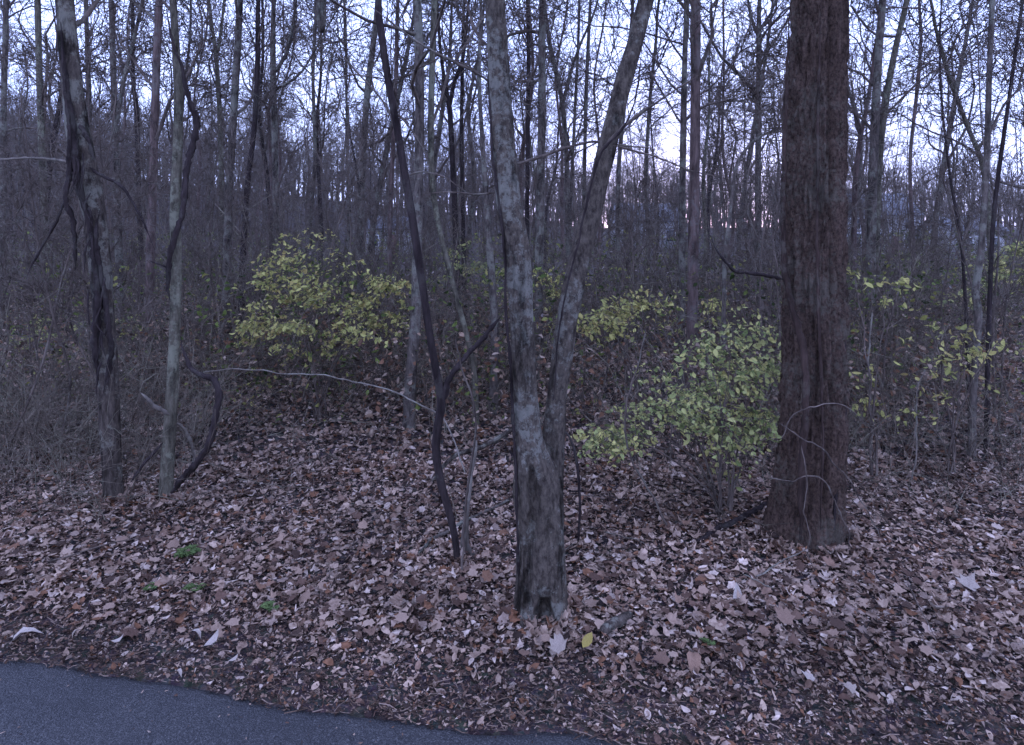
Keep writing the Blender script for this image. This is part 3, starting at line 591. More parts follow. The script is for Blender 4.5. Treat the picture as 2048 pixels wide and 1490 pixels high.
# ------------------------------------------------------------------ undergrowth
s = Soup()
def scatter(n, y0, y1, pw=1.0, wide=.86):
    Y = y0 + (y1 - y0) * rng.uniform(0, 1, n) ** pw; return rng.uniform(-wide, wide, n) * Y, Y
def brush(n, y0, y1, l0, l1, r0, pw, K=5):
    X, Y = scatter(n, y0, y1, pw)
    clump = vnoise(np.stack([X * .45, Y * .45, X * 0], -1)); keep = clump + rng.uniform(-.2, .2, n) > .47
    ppx = 1024 + X / Y * F; hid = ((ppx > 440) & (ppx < 860) & (Y < 9.0)) | ((ppx > 1130) & (ppx < 1570) & (Y < 6.2)); keep &= ~(hid & (rng.uniform(0, 1, n) < .85))      # clear before the leafy shrubs
    near_c = (Y < 9.5) & (np.abs(X - 1.0) < 2.6) & (rng.uniform(0, 1, n) < .3); keep &= ~near_c
    X, Y = X[keep], Y[keep]; n = len(X)
    P = np.zeros((n, K, 3)); P[:, 0] = np.stack([X, Y, height(X, Y) - .02], -1)
    d = nrm(rng.normal(0, .42, (n, 3)) + np.array([0, 0, 1.0])); Lg = rng.uniform(l0, l1, n)
    for k_ in range(1, K):
        d = nrm(d + rng.normal(0, .2, (n, 3)) - np.array([0, 0, .06 * k_])); P[:, k_] = P[:, k_ - 1] + d * (Lg / (K - 1))[:, None]
    rd = rng.uniform(.5, 1.2, n)[:, None] * r0 * np.linspace(1, .35, K)[None]
    return P, rd
for a_ in ((1500, 5.3, 8.5, .4, 1.6, .004, .8), (2000, 6.6, 12, .5, 2.3, .006, 1.0), (2500, 9.5, 20, .8, 3.4, .009, 1.0), (2000, 16, 45, 1.0, 4.2, .018, 1.3)):
    P, rd = brush(*a_); s.add(*tubes(P, rd, 3))
    C, rc = grow(P, rd, 4, .15, .95, (.25, .6), (25, 70), 4, .1, .28, .75, .5); s.add(*tubes(C, np.maximum(rc, a_[5] * .45), 3))
tag(s.obj('undergrowth', M['brush']), 'tangle of bare twigs and stems filling the woodland floor', 'brush', kind='stuff')

# leaf shapes ------------------------------------------------------
def lobed(curl, seed):
    g = np.random.default_rng(seed)
    an = np.radians([-90, -62, -40, -18, 2, 18, 40, 58, 74, 90, 106, 122, 140, 162, 178, 198, 220, 242])
    rd = np.array([.45, .68, .60, .66, .90, .66, .74, .94, .70, 1.02, .70, .94, .74, .66, .90, .66, .60, .68]) * g.uniform(.84, 1.08, 18)
    V = np.vstack([[0, 0, 0], np.stack([np.cos(an) * rd, np.sin(an) * rd, 0 * an], -1)]) * .5
    x, y = V[:, 0], V[:, 1]
    V[:, 2] = curl * (.9 * x * x * g.uniform(.3, 1.6) + 1.0 * y * y * g.uniform(-.6, 1.4)) + .10 * np.abs(x) * g.uniform(-1, 1) + g.normal(0, .025, 19)
    T = np.array([[0, 1 + i, 1 + (i + 1) % 18] for i in range(18)]); return V, T
def oval(curl, seed, wd=.52):
    g = np.random.default_rng(seed); t_ = np.array([0, .25, .55, .8, 1.0]); ww = np.array([0, .8, 1, .6, 0]) * wd * .5
    mid = np.stack([0 * t_, t_ - .5, curl * (t_ - .5) ** 2 - .02], -1)
    l = np.stack([-ww, t_ - .5, curl * (t_ - .5) ** 2 + ww * g.uniform(.0, .7)], -1)[1:4]; r_ = np.stack([ww, t_ - .5, curl * (t_ - .5) ** 2 + ww * g.uniform(.0, .7)], -1)[1:4]
    V = np.vstack([mid, l, r_]); T = np.array([[0, 1, 5], [1, 6, 5], [1, 2, 6], [2, 7, 6], [2, 3, 7], [3, 4, 7], [0, 8, 1], [1, 8, 9], [1, 9, 2], [2, 9, 10], [2, 10, 3], [3, 10, 4]]); return V, T
def shard(seed):
    g = np.random.default_rng(seed); an = np.sort(g.uniform(0, 6.28, 5)); rd = g.uniform(.25, .6, 5)
    return np.stack([np.cos(an) * rd, np.sin(an) * rd * .6, g.normal(0, .08, 5)], -1), np.array([[0, 1, 2], [0, 2, 3], [0, 3, 4]])
LOBED = [lobed(c_, i) for i, c_ in enumerate((.5, 1.0, -.9, 1.6, -1.4, .3, 1.9, -.5))]
OVAL = [oval(c_, i) for i, c_ in enumerate((.5, -.8, 1.2, -.3))]
SHARD = [shard(i) for i in range(6)]

def rotm(a, b, c):
    ca, sa, cb, sb, cc, sc2 = np.cos(a), np.sin(a), np.cos(b), np.sin(b), np.cos(c), np.sin(c)
    z = np.zeros_like(ca); o = np.ones_like(ca)
    X = np.stack([np.stack([o, z, z], -1), np.stack([z, ca, -sa], -1), np.stack([z, sa, ca], -1)], -2)
    Yv = np.stack([np.stack([cb, z, sb], -1), np.stack([z, o, z], -1), np.stack([-sb, z, cb], -1)], -2)
    Z = np.stack([np.stack([cc, -sc2, z], -1), np.stack([sc2, cc, z], -1), np.stack([z, z, o], -1)], -2)
    return Z @ Yv @ X
def place(s, tmpl, pos, size, rot, C):
    which = rng.integers(0, len(tmpl), len(pos))
    for i, (V, T) in enumerate(tmpl):
        k_ = np.where(which == i)[0]
        if not len(k_): continue
        W = np.einsum('nij,vj->nvi', rot[k_], V) * size[k_, None, None] + pos[k_, None]
        TT = T[None] + (np.arange(len(k_)) * len(V))[:, None, None]
        s.add(W, T=TT, C=np.repeat(C[k_], len(V), 0))
def tints(n, pal, p=None, var=.18):
    c_ = np.array(pal)[rng.choice(len(pal), n, p=p)]; return np.clip(c_ * rng.uniform(1 - var, 1 + var, (n, 1)), 0, 1)
def litter(s, n, y0, y1, tmpl, s0, s1, tilt, lift, pw=1., wide=.9, pal=DRY, p=DRYP, edge=None):
    if edge is None: X, Y = scatter(n, y0, y1, pw, wide)
    else:
        X = rng.uniform(edge[0], edge[1], n); Y = road_edge(X) + edge[2] + (edge[3] - edge[2]) * rng.uniform(0, 1, n) ** edge[4]
    ok = Y > road_edge(X) + (-.05 if edge is None else -9)
    if edge is None: ok &= rng.uniform(0, 1, len(X)) < np.clip((Y - road_edge(X) - .18) / .75, .04, 1) ** 1.3      # whole leaves thin out towards the road
    X, Y = X[ok], Y[ok]; n = len(X)
    z = np.maximum(height(X, Y), np.where(Y < road_edge(X), .004, -1)) + rng.uniform(.004, lift, n)
    a, b, c_ = rng.normal(0, tilt, n), rng.normal(0, tilt, n), rng.uniform(0, 6.28, n)
    place(s, tmpl, np.stack([X, Y, z], -1), rng.uniform(s0, s1, n), rotm(a, b, c_), tints(n, pal, p) * (.72 + .62 * vnoise(np.stack([X * 1.6, Y * 1.6, X * 0 + 3], -1)))[:, None])

s = Soup()
litter(s, 7500, 3.8, 7.0, LOBED, .035, .115, .24, .055, .9)
litter(s, 12000, 3.4, 7.0, OVAL, .03, .085, .26, .05, .9)
litter(s, 56000, 3.2, 7.0, SHARD, .018, .06, .3, .055, 1.0)
litter(s, 15000, 6.5, 14, LOBED, .05, .125, .3, .06, 1.0)
litter(s, 26000, 6.5, 14, OVAL, .04, .10, .35, .06, 1.0)
litter(s, 22000, 12, 30, SHARD, .10, .22, .4, .07, 1.1)
litter(s, 34000, 0, 0, SHARD, .010, .040, .4, .03, edge=(-5, 4, -.03, .95, 1.0), p=np.array([.08, .05, .13, .19, .20, .06, .03, .09, .17]))
litter(s, 1500, 0, 0, OVAL, .03, .07, .4, .03, edge=(-5, 4, .0, .8, .8))
for bx_, by_, br_ in ((tw_base[0], 4.25, .17), (bt[0], 5.3, .34), (gx(228, 5.95), 5.95, .11), (gx(330, 5.95), 5.95, .08), (gx(916, 4.85), 4.85, .03)):   # drifts against the trunks
    n = int(1100 * br_ + 90); a = rng.uniform(0, 6.28, n); q = br_ + np.abs(rng.normal(0, .10, n)) - .01
    X, Y = bx_ + q * np.cos(a), by_ + q * np.sin(a)
    place(s, LOBED + OVAL, np.stack([X, Y, height(X, Y) + .02 + .06 * np.exp(-np.maximum(q - br_, 0) / .07) * rng.uniform(.3, 1, n)], -1), rng.uniform(.05, .12, n), rotm(rng.normal(0, .5, n), rng.normal(0, .5, n), rng.uniform(0, 6.28, n)), tints(n, DRY, DRYP))
n = 130; X = rng.uniform(-3.6, 1.2, n); Y = road_edge(X) - np.abs(rng.normal(0, .35, n)) - .02                                   # stray bits on the asphalt
place(s, SHARD, np.stack([X, Y, np.full(n, .016)], -1), rng.uniform(.006, .03, n), rotm(rng.normal(0, .15, n), rng.normal(0, .15, n), rng.uniform(0, 6.28, n)), tints(n, DRY, DRYP))
tag(s.obj('leaf_litter', M['litter'], smooth=False), 'fallen brown leaves carpeting the ground between road and trees', 'leaf litter', kind='stuff')

# chips, needles and twig bits swept up along the edge of the asphalt
s = Soup()
n = 2300; X = rng.uniform(-4.2, 4, n); Y = road_edge(X) + np.abs(rng.normal(0, .26, n)) - .045; a = rng.normal(0, .5, n) - .18; Lg = rng.uniform(.015, .07, n) * rng.choice([1, 1, 1.7], n)
hz = np.maximum(height(X, Y), np.where(Y < road_edge(X), .006, -1)) + rng.uniform(.004, .03, n)
d = np.stack([np.cos(a), np.sin(a), rng.normal(0, .12, n)], -1) * Lg[:, None]; p0 = np.stack([X, Y, hz], -1)
P = np.stack([p0 - d / 2, p0 + d * .1 + rng.normal(0, .004, (n, 3)), p0 + d / 2], 1); P[:, :, 2] = np.maximum(P[:, :, 2], .005)
V, Q = tubes(P, np.repeat(rng.uniform(.001, .0035, n)[:, None], 3, 1), 3)
s.add(V, Q, C=np.repeat(tints(n, [(.16, .11, .08), (.26, .19, .15), (.09, .06, .045), (.05, .035, .028)]), 9, 0))
tag(s.obj('needle_litter', M['litter']), 'needles and twig bits swept along the asphalt edge', 'litter', kind='stuff')

# the three hundred nearest large leaves, one by one on the ground
lob_me = [mesh_data('fallen_leaf', V, None, T, M['dry_leaf'], smooth=False) for V, T in LOBED]
k_ = 0
while k_ < 300:
    Y = 3.75 + 2.2 * rng.uniform() ** 1.2; X = rng.uniform(-.8, .8) * Y
    if Y < road_edge(X) + .25 + .5 * rng.uniform(): continue
    if abs(X - tw_base[0]) < .22 and abs(Y - 4.3) < .25: continue
    o = bpy.data.objects.new('fallen_leaf', lob_me[rng.integers(len(lob_me))]); col.objects.link(o); o.parent = ground
    o.location = (X, Y, float(height(X, Y)) + rng.uniform(.04, .07)); o.rotation_euler = (rng.normal(0, .25), rng.normal(0, .25), rng.uniform(0, 6.28)); o.scale = (rng.uniform(.08, .135),) * 3
    k_ += 1

# pale leaves that stand out, each a thing of its own: pixel, size px, shape, heading, label
PALE = [(42, 1290, 78, 'o', -62, 'long whitish leaf by the asphalt at the left edge'), (428, 1310, 46, 'o', -30, 'narrow whitish leaf upright in the litter above the road curve'),
        (395, 1288, 34, 'o', 80, 'small whitish leaf lying flat near the road, left of the narrow one'), (150, 1287, 26, 'o', -40, 'small pale scrap right of the long whitish leaf'),
        (238, 1307, 30, 'o', -60, 'pale leaf scrap lying at the road edge'), (1118, 1318, 60, 'l', 15, 'large ragged white leaf with holes below the twin-stemmed tree'),
        (1098, 1265, 40, 'o', 25, 'thin white curled leaf at the foot of the twin-stemmed tree'), (1388, 1348, 72, 'o', -12, 'bright whitish upright leaf standing in the litter right of centre'),
        (1325, 1347, 56, 'l', 60, 'pinkish pale leaf left of the bright upright leaf'), (1476, 1228, 52, 'o', -30, 'pale folded leaf in the litter below the thickest tree'),
        (1938, 1198, 66, 'l', 40, 'ragged white leaf in the litter near the right edge'), (1570, 1275, 66, 'l', 10, 'broad tan leaf lying open, largest in the right litter'),
        (1660, 1158, 44, 'l', 70, 'pale pink leaf just below the thickest tree'), (1700, 1415, 44, 'l', 30, 'small whitish leaf at lower right'),
        (1618, 1390, 46, 'l', 90, 'crumpled whitish leaf left of the small whitish leaf at lower right'), (470, 1345, 26, 'o', -50, 'tiny white leaf at the asphalt edge below the narrow leaf'), (358, 1364, 26, 'o', 60, 'tiny white leaf lying on the asphalt edge'),
        (1870, 1250, 40, 'o', 80, 'pale oval leaf in the litter below the ragged right one')]
for px, py, sz, kind, hd, lb in PALE:
    Y = CH * F / (py - HOR); X = gx(px, Y); V, T = lobed(rng.uniform(.7, 1.4), 40 + len(lb)) if kind == 'l' else oval(rng.choice([-1.3, 1.4]), len(lb), rng.uniform(.34, .5))
    o = bpy.data.objects.new('pale_leaf', mesh_data('pale_leaf', V * [1, 1, 1.2], None, T, M['dry_leaf' if 'tan' in lb or 'pink' in lb else 'pale_leaf'], smooth=False)); col.objects.link(o)
    o.location = (X, Y, max(float(height(X, Y)), .0) + .06); o.rotation_euler = (R(20 + rng.uniform(-15, 15)), R(rng.uniform(-20, 20)), R(hd)); o.scale = (sz * Y / F * .8,) * 3
    tag(o, lb, 'leaf')
Y = CH * F / (1310 - HOR); V, T = OVAL[0]
o = bpy.data.objects.new('yellow_leaf', mesh_data('yellow_leaf', V, None, T, M['yellow_leaf'], smooth=False)); col.objects.link(o)
o.location = (gx(1175, Y), Y, float(height(gx(1175, Y), Y)) + .07); o.rotation_euler = (R(25), R(12), R(-35)); o.scale = (.11,) * 3; tag(o, 'single yellow leaf below the twin-stemmed tree', 'leaf')

# low green and brown leaves in the brush
s = Soup()
def low_leaves(n, y0, y1, zmax, sz, pal, thr=.5, k_=.6, off=0):
    X, Y = scatter(n * 3, y0, y1, 1.0); keep = vnoise(np.stack([X * k_, Y * k_, X * 0 + off], -1)) > thr; X, Y = X[keep][:n], Y[keep][:n]; n = len(X)
    z = height(X, Y) + zmax * rng.uniform(0, 1, n) ** 1.1
    place(s, OVAL, np.stack([X, Y, z], -1), rng.uniform(sz * .6, sz * 1.3, n), rotm(rng.normal(0, .7, n), rng.normal(0, .7, n), rng.uniform(0, 6.28, n)), tints(n, pal, None, .25))
GRN = [(.09, .13, .035), (.17, .22, .06), (.04, .06, .02), (.30, .30, .09)]; BRN = [(.16, .10, .07), (.34, .24, .17), (.06, .04, .03), (.24, .13, .08), (.44, .34, .26)]
low_leaves(12000, 8.0, 22, 2.0, .085, GRN, .42); low_leaves(17000, 7.0, 20, 1.3, .085, BRN, .33, .7, 9); low_leaves(6000, 17, 40, 2.6, .15, GRN, .40, .35, 4); low_leaves(2500, 9, 24, 2.2, .07, [(.24, .22, .20), (.3, .26, .24)], .3, .5, 14)
tag(s.obj('undergrowth_leaves', M['foliage'], smooth=False), 'small dull green and brown leaves clinging through the undergrowth', 'leaves', kind='stuff')

# ------------------------------------------------------------------ leafy shrubs
leaf_me = {k_: [mesh_data('leaf', V, None, T, M[k_], smooth=False) for V, T in OVAL] for k_ in ('shrub_yellow', 'shrub_green')}
YEL = [(.27, .29, .10), (.45, .45, .15), (.60, .57, .20), (.45, .37, .14)]; PGR = [(.20, .25, .09), (.35, .39, .15), (.48, .49, .19), (.56, .53, .19)]
def shrub(name, label, base, Y, blobs, nspray, per, size, kind, nsingle, stems=6, dy=.5, zlift=0, group=None, spray_len=.55):
    """blobs: (px,py,rx,ry,weight) where the leaves hang; sprays of twigs reach them from stems out of the base"""
    bx, by = gx(base, Y), Y; b0 = np.array([bx, by, float(height(bx, by))])
    root = empty(name, tuple(b0), label, 'shrub', group)
    w_ = np.array([b[4] for b in blobs], float); ch = rng.choice(len(blobs), nspray, p=w_ / w_.sum())
    B = np.array([b[:4] for b in blobs], float)[ch]
    a = rng.uniform(0, 6.28, nspray); q = np.sqrt(rng.uniform(0, 1, nspray))
    yy = Y + rng.normal(0, dy, nspray)
    tip = np.stack([(B[:, 0] + B[:, 2] * q * np.cos(a) - 1024) / F * yy, yy, CH - (B[:, 1] + B[:, 3] * q * np.sin(a) - HOR) / F * yy], -1)
    tip[:, 2] = np.maximum(tip[:, 2], b0[2] + .1)
    # main stems, one for each of a few random tips, then sprays leaving the nearest stem
    st_t = tip[rng.choice(nspray, stems, replace=nspray < stems)]
    f = np.linspace(0, 1, 9)[None, :, None]
    mid = b0 + (st_t - b0) * np.array([.25, .25, .7]); st0 = b0 + rng.normal(0, .05, (stems, 3)) * [1, 1, 0]
    SP = (1 - f) ** 2 * st0[:, None] + 2 * f * (1 - f) * mid[:, None] + f ** 2 * st_t[:, None]; SP[:, 1:-1] += rng.normal(0, .015, SP[:, 1:-1].shape)
    V, Q = tubes(SP, np.repeat((np.linspace(1, .35, 9) * .011)[None], stems, 0), 6)
    for v_ in V.reshape(stems, -1, 3): build('stem', v_, Q[:len(Q) // stems], m=M['twig'], parent=root, origin=tuple(b0))
    flat = SP[:, 3:].reshape(-1, 3); dd = np.linalg.norm(tip[:, None] - flat[None] + np.array([0, 0, -.1]), axis=-1); src = flat[np.argmin(dd, 1)]
    K = 7; f = np.linspace(0, 1, K)[None, :, None]
    midp = (src + tip) / 2 + np.array([0, 0, .08]) + rng.normal(0, .05, tip.shape)
    W = (1 - f) ** 2 * src[:, None] + 2 * f * (1 - f) * midp[:, None] + f ** 2 * tip[:, None]
    # side twigs leave the reach on both sides in one nearly level plane
    m_ = 7; ts = np.linspace(.35, 1, m_)[None] + rng.normal(0, .03, (nspray, m_)); ts = np.clip(ts, 0, .999)
    i = np.minimum((ts * (K - 1)).astype(int), K - 2); ff = (ts * (K - 1) - i)[..., None]; ar = np.arange(nspray)[:, None]
    p0 = W[ar, i] * (1 - ff) + W[ar, i + 1] * ff
    hd = W[:, -1] - W[:, -3]; az = np.arctan2(hd[:, 1], hd[:, 0])[:, None] + np.where(np.arange(m_) % 2, 1, -1)[None] * rng.uniform(.5, 1.1, (nspray, m_)); az[:, -1] -= .5
    ls = rng.uniform(.5, 1.2, (nspray, m_)) * spray_len * .42
    g = np.linspace(0, 1, 4)[None, None, :, None]
    dirv = np.stack([np.cos(az), np.sin(az), rng.normal(-.12, .12, (nspray, m_))], -1)[:, :, None]
    ST = p0[:, :, None] + dirv * ls[:, :, None, None] * g - np.array([0, 0, .22]) * (ls[:, :, None, None] * g ** 2) + rng.normal(0, .006, (nspray, m_, 4, 3)) * (g > 0)
    ST = ST.reshape(-1, 4, 3)
    V, Q = tubes(W, np.repeat((np.linspace(1, .4, K) * .0045)[None], nspray, 0), 3); V2, Q2 = tubes(ST, np.repeat((np.linspace(1, .5, 4) * .0022)[None], len(ST), 0), 3)
    tag(build('twig_spray', np.vstack([V, V2]), np.vstack([Q, Q2 + len(V)]), m=M['twig'], parent=root, origin=tuple(b0)), kind='stuff')
    t_ = np.clip(np.linspace(.2, 1, per)[None] + rng.normal(0, .05, (len(ST), per)), 0, .999); i = np.minimum((t_ * 3).astype(int), 2); ff = (t_ * 3 - i)[..., None]; ar = np.arange(len(ST))[:, None]
    pos = (ST[ar, i] * (1 - ff) + ST[ar, i + 1] * ff).reshape(-1, 3) + rng.normal(0, .012, (len(ST) * per, 3)) - [0, 0, size * .22]
    pos = pos[rng.uniform(0, 1, len(pos)) < .9]
    n = len(pos); sizes = rng.uniform(.45, 1.3, n) * size
    rx_, ry_, rz_ = rng.normal(-.42, .4, n), rng.normal(0, .45, n), np.pi + rng.normal(0, 1.1, n)   # drooping, turned to the open road
    order = np.argsort(pos[:, 1] - sizes * 4); sg, rest = order[:nsingle], order[nsingle:]
    me = leaf_me[kind]
    for j in sg:
        o = bpy.data.objects.new('leaf', me[rng.integers(len(me))]); col.objects.link(o); o.parent = root
        o.location = tuple(pos[j] - b0); o.rotation_euler = (rx_[j], ry_[j], rz_[j]); o.scale = (sizes[j],) * 3
    if len(rest):
        s = Soup(); place(s, OVAL, pos[rest], sizes[rest], rotm(rx_[rest], ry_[rest], rz_[rest]), tints(len(rest), YEL if kind == 'shrub_yellow' else PGR, None, .15))
        tag(s.obj('foliage', M['foliage'], root, tuple(b0), smooth=False), kind='stuff')
    return root
shrub('leafy_shrub', 'yellow-leaved shrub between the looping vine and the blackish sapling', 640, 8.6,
      [(610, 515, 110, 22, 1.2), (560, 555, 85, 16, 1.1), (690, 560, 120, 18, 1.4), (630, 595, 130, 18, 1.7), (760, 610, 70, 22, 1.2), (540, 640, 80, 22, 1.5), (660, 640, 140, 18, 1.6), (720, 665, 90, 14, .9), (600, 470, 70, 18, .6), (510, 520, 45, 26, .7), (790, 560, 40, 12, .5), (700, 480, 40, 14, .3), (650, 432, 35, 12, .2), (530, 690, 60, 18, .4), (525, 800, 45, 40, .3), (640, 695, 160, 14, .3)], 92, 5, .070, 'shrub_yellow', 300, 9, .5)
shrub('leafy_shrub', 'pale green shrub spreading left of the thickest tree', 1452, 5.75,
      [(1440, 775, 90, 20, 1.6), (1400, 815, 100, 22, 1.7), (1310, 830, 85, 22, 1.5), (1240, 855, 60, 25, 1.2), (1185, 895, 45, 22, .7), (1500, 720, 55, 30, 1.3), (1400, 690, 100, 14, 1.2), (1480, 650, 75, 18, 1), (1510, 600, 35, 18, .25), (1520, 835, 45, 24, 1), (1450, 870, 80, 20, .9), (1430, 920, 60, 20, .5), (1350, 730, 70, 14, .7), (1290, 870, 70, 16, .6)], 112, 4, .058, 'shrub_green', 300, 10, .32)
shrub('leafy_shrub', 'thin yellow-green shrub seen between the right stem and the red-brown pair', 1290, 8.0,
      [(1210, 615, 45, 35, 1.6), (1300, 590, 70, 18, 1.2), (1370, 615, 50, 25, 1), (1230, 650, 50, 20, .6), (1440, 610, 40, 25, .5)], 34, 4, .072, 'shrub_yellow', 220, 6, .4)
shrub('leafy_shrub', 'sparse shrub with scattered yellow leaves right of the thickest tree', 1742, 6.6,
      [(1760, 570, 50, 30, 1), (1740, 640, 30, 30, .4), (1760, 720, 40, 25, .8), (1720, 530, 25, 20, .25), (1730, 780, 30, 30, .3), (1790, 820, 50, 30, .4)], 8, 2, .085, 'shrub_yellow', 102, 4, .3)
shrub('leafy_shrub', 'straggling shrub with yellow leaves before the knobbly right-edge trunk', 1895, 6.7,
      [(1890, 660, 45, 25, 1), (1960, 680, 40, 20, .8), (1920, 720, 40, 30, .7), (1840, 720, 30, 25, .4), (1900, 780, 50, 30, .6), (1860, 830, 50, 30, .5), (2030, 755, 25, 12, .3), (1950, 830, 30, 30, .3)], 14, 2, .08, 'shrub_yellow', 168, 5, .3)
shrub('leafy_shrub', 'dull green shrub low at the left edge behind the leaning tree', 110, 10.5,
      [(100, 630, 60, 30, 1), (160, 660, 60, 40, .8), (60, 660, 40, 40, .6), (270, 640, 60, 40, .5)], 16, 3, .085, 'shrub_green', 60, 5, .6)
shrub('leafy_shrub', 'far green shrub glimpsed left of the twin-stemmed tree', 950, 14,
      [(940, 510, 55, 30, 1), (1000, 560, 60, 40, .8), (1060, 500, 25, 25, .4), (900, 560, 40, 40, .6)], 24, 3, .11, 'shrub_green', 0, 6, .8)
shrub('leafy_shrub', 'dark green shrub behind the right-edge trunks', 1985, 12,
      [(1960, 540, 70, 40, 1), (2030, 520, 40, 50, .8), (1920, 600, 40, 30, .4)], 24, 3, .11, 'shrub_green', 0, 6, .8)
shrub('leafy_shrub', 'far yellowish shrub between the two forked stems', 1110, 11,
      [(1110, 560, 50, 30, 1), (1100, 640, 40, 40, .5)], 12, 3, .1, 'shrub_yellow', 0, 5, .5)

# ------------------------------------------------------------------ low green plants in the litter
def herb(px, py, n, size, label, feathery=False):
    Y = CH * F / (py - HOR); X = gx(px, Y); b0 = (X, Y, float(height(X, Y)) + .03)
    root = empty('green_plant', b0, label, 'plant')
    for j in range(n):
        a = rng.uniform(0, 6.28); l_ = size * rng.uniform(.6, 1.1)
        s = Soup(); m_ = 9 if feathery else 5
        t_ = np.linspace(.15, 1, m_); p = np.stack([t_ * l_ * np.cos(a) * .8, t_ * l_ * np.sin(a) * .6, l_ * (.55 * t_ - .35 * t_ ** 2)], -1)
        s.add(*tubes(np.vstack([[0, 0, -.02], p]), np.full(m_ + 1, .0018), 3), C=np.ones((1, 3)))
        for sgn in (-1, 1):
            s_ = l_ * (.42 if feathery else .5) * (1.15 - t_); rz = np.full(m_, a - np.pi / 2) + sgn * .9
            off = np.stack([np.cos(a + sgn * .95), np.sin(a + sgn * .95), np.full_like(s_, .1)], -1) * s_[:, None] * .5 if False else np.stack([np.cos(np.full(m_, a + sgn * .95)), np.sin(np.full(m_, a + sgn * .95)), np.full(m_, .15)], -1) * s_[:, None] * .5
            place(s, OVAL[:2], p + off, s_ * 1.05, rotm(np.full(m_, .2), rng.normal(0, .3, m_), rz), np.ones((m_, 3)))
        s.obj('frond', M['herb'], root)
herb(368, 1128, 16, .16, 'feathery green plant in the leaf litter, largest of the low plants', True)
herb(300, 1192, 8, .09, 'small green plant lower left of the feathery plant')
herb(392, 1196, 9, .10, 'small green plant directly below the feathery plant')
herb(545, 1235, 7, .10, 'small green plant right of the other low plants, nearer the road')
herb(1418, 1308, 6, .07, 'tiny green plant in the litter right of the twin-stemmed tree')

# ------------------------------------------------------------------ sticks, fallen branches, bare brambles
def lone(name, label, pts, Y, m, cat='branch', group=None, K=44, S=6, ground_it=False):
    rows = []
    for px, py, w_, *dd in pts:
        yy = (CH * F / (py - HOR)) if ground_it else Y + (dd[0] if dd else 0)
        p = at(px, py, yy)
        if ground_it: p[2] = float(height(p[0], yy)) + .05
        rows.append([*p, w_ / 2 * yy / F])
    C = spline(np.array(rows), K); C[:, :3] += (.045 if cat == 'bramble' else .03) * np.stack([fbm(C[:, :3] * 6 + o_, 4) for o_ in (0, 9, 21)], -1)
    if (m == 'twig_pale' and cat != 'stick') or cat == 'bramble': C[:, 3] *= .62
    r = np.maximum(C[:, 3], .0018); r[0] *= .5; r[-1] *= .3
    V, Q = tubes(C[:, :3], r, S); o = build(name, V, Q, m=M[m]); tag(o, label, cat, group); return o
lone('arching_branch', 'long pale bare branch arching left to right below the yellow shrub', [(400, 748, 3, .2), (480, 738, 4), (560, 746, 4), (640, 750, 4.5), (720, 768, 4.5, -.1), (790, 786, 5, -.2), (850, 815, 5, -.3), (890, 840, 5, -.4), (930, 945, 5, -.8)], 6.6, 'twig_pale')
lone('fallen_branch', 'thick fallen branch propped between the blackish sapling and twin-stemmed tree', [(862, 965, 6), (900, 918, 9), (945, 898, 10), (990, 880, 10), (1030, 858, 9), (1060, 850, 6)], 6.4, 'bark_shag')
lone('fallen_branch', 'thin fallen branch in the litter left of the blackish sapling', [(835, 1125, 6), (870, 1095, 8), (910, 1070, 7), (960, 1040, 6), (1020, 1012, 5)], 5, 'bark_mid', ground_it=True)
lone('leaning_stick', 'pale peeling dead stem standing just right of the blackish sapling', [(938, 1120, 22), (930, 1085, 18), (938, 1020, 10), (944, 950, 8), (952, 880, 5)], 5.0, 'twig_pale', 'stick')
lone('thin_stem', 'thin dark upright shoot crossing in front of the pale dead stem', [(922, 1160, 5), (930, 1050, 5), (942, 930, 5), (952, 860, 4), (945, 800, 4), (925, 730, 3), (912, 680, 3)], 4.7, 'twig', 'stem')
lone('thin_stem', 'thin dark stem standing left of the pale green shrub', [(1150, 1160, 5), (1160, 1040, 5), (1158, 940, 6), (1140, 880, 5), (1120, 850, 3)], 5.2, 'bark_dark', 'stem')
lone('thin_stem', 'upright bare twig rising through the left of the pale green shrub', [(1345, 1090, 5), (1310, 1000, 4), (1262, 920, 4), (1250, 830, 4), (1275, 730, 3), (1290, 660, 2)], 5.4, 'twig', 'stem')
lone('thin_stem', 'pale straight upright stick right of the thickest tree', [(1740, 960, 6), (1742, 880, 6), (1738, 780, 7), (1740, 680, 6), (1744, 620, 5)], 7.0, 'twig_pale', 'stem')
lone('thin_stem', 'thin pale forked shoot farther right of the straight upright stick', [(1798, 1010, 6), (1830, 930, 6), (1834, 860, 5), (1832, 790, 4), (1850, 740, 3)], 6.4, 'twig_pale', 'stem')
lone('bare_bramble', 'thin tendril arching across the foot of the thickest tree', [(1560, 880, 3), (1584, 838, 4), (1615, 815, 4), (1656, 806, 4), (1700, 816, 3), (1730, 850, 2)], 4.75, 'twig', 'bramble')
lone('bare_bramble', 'thin tendril slanting down right over the thickest tree', [(1560, 850, 3), (1605, 872, 4), (1642, 895, 5), (1668, 925, 5), (1690, 955, 4), (1730, 1010, 4), (1760, 1075, 3)], 4.78, 'twig', 'bramble')
lone('bare_bramble', 'thin upright tendril standing before the base of the thickest tree', [(1650, 1180, 4), (1620, 1110, 4), (1612, 1020, 4), (1614, 950, 4), (1606, 890, 3)], 4.72, 'twig', 'bramble')
lone('bare_bramble', 'thin tendril crossing low over the base of the thickest tree', [(1540, 960, 3), (1585, 962, 4), (1630, 955, 4), (1660, 985, 4), (1690, 1040, 4), (1700, 1090, 4)], 4.8, 'twig', 'bramble')
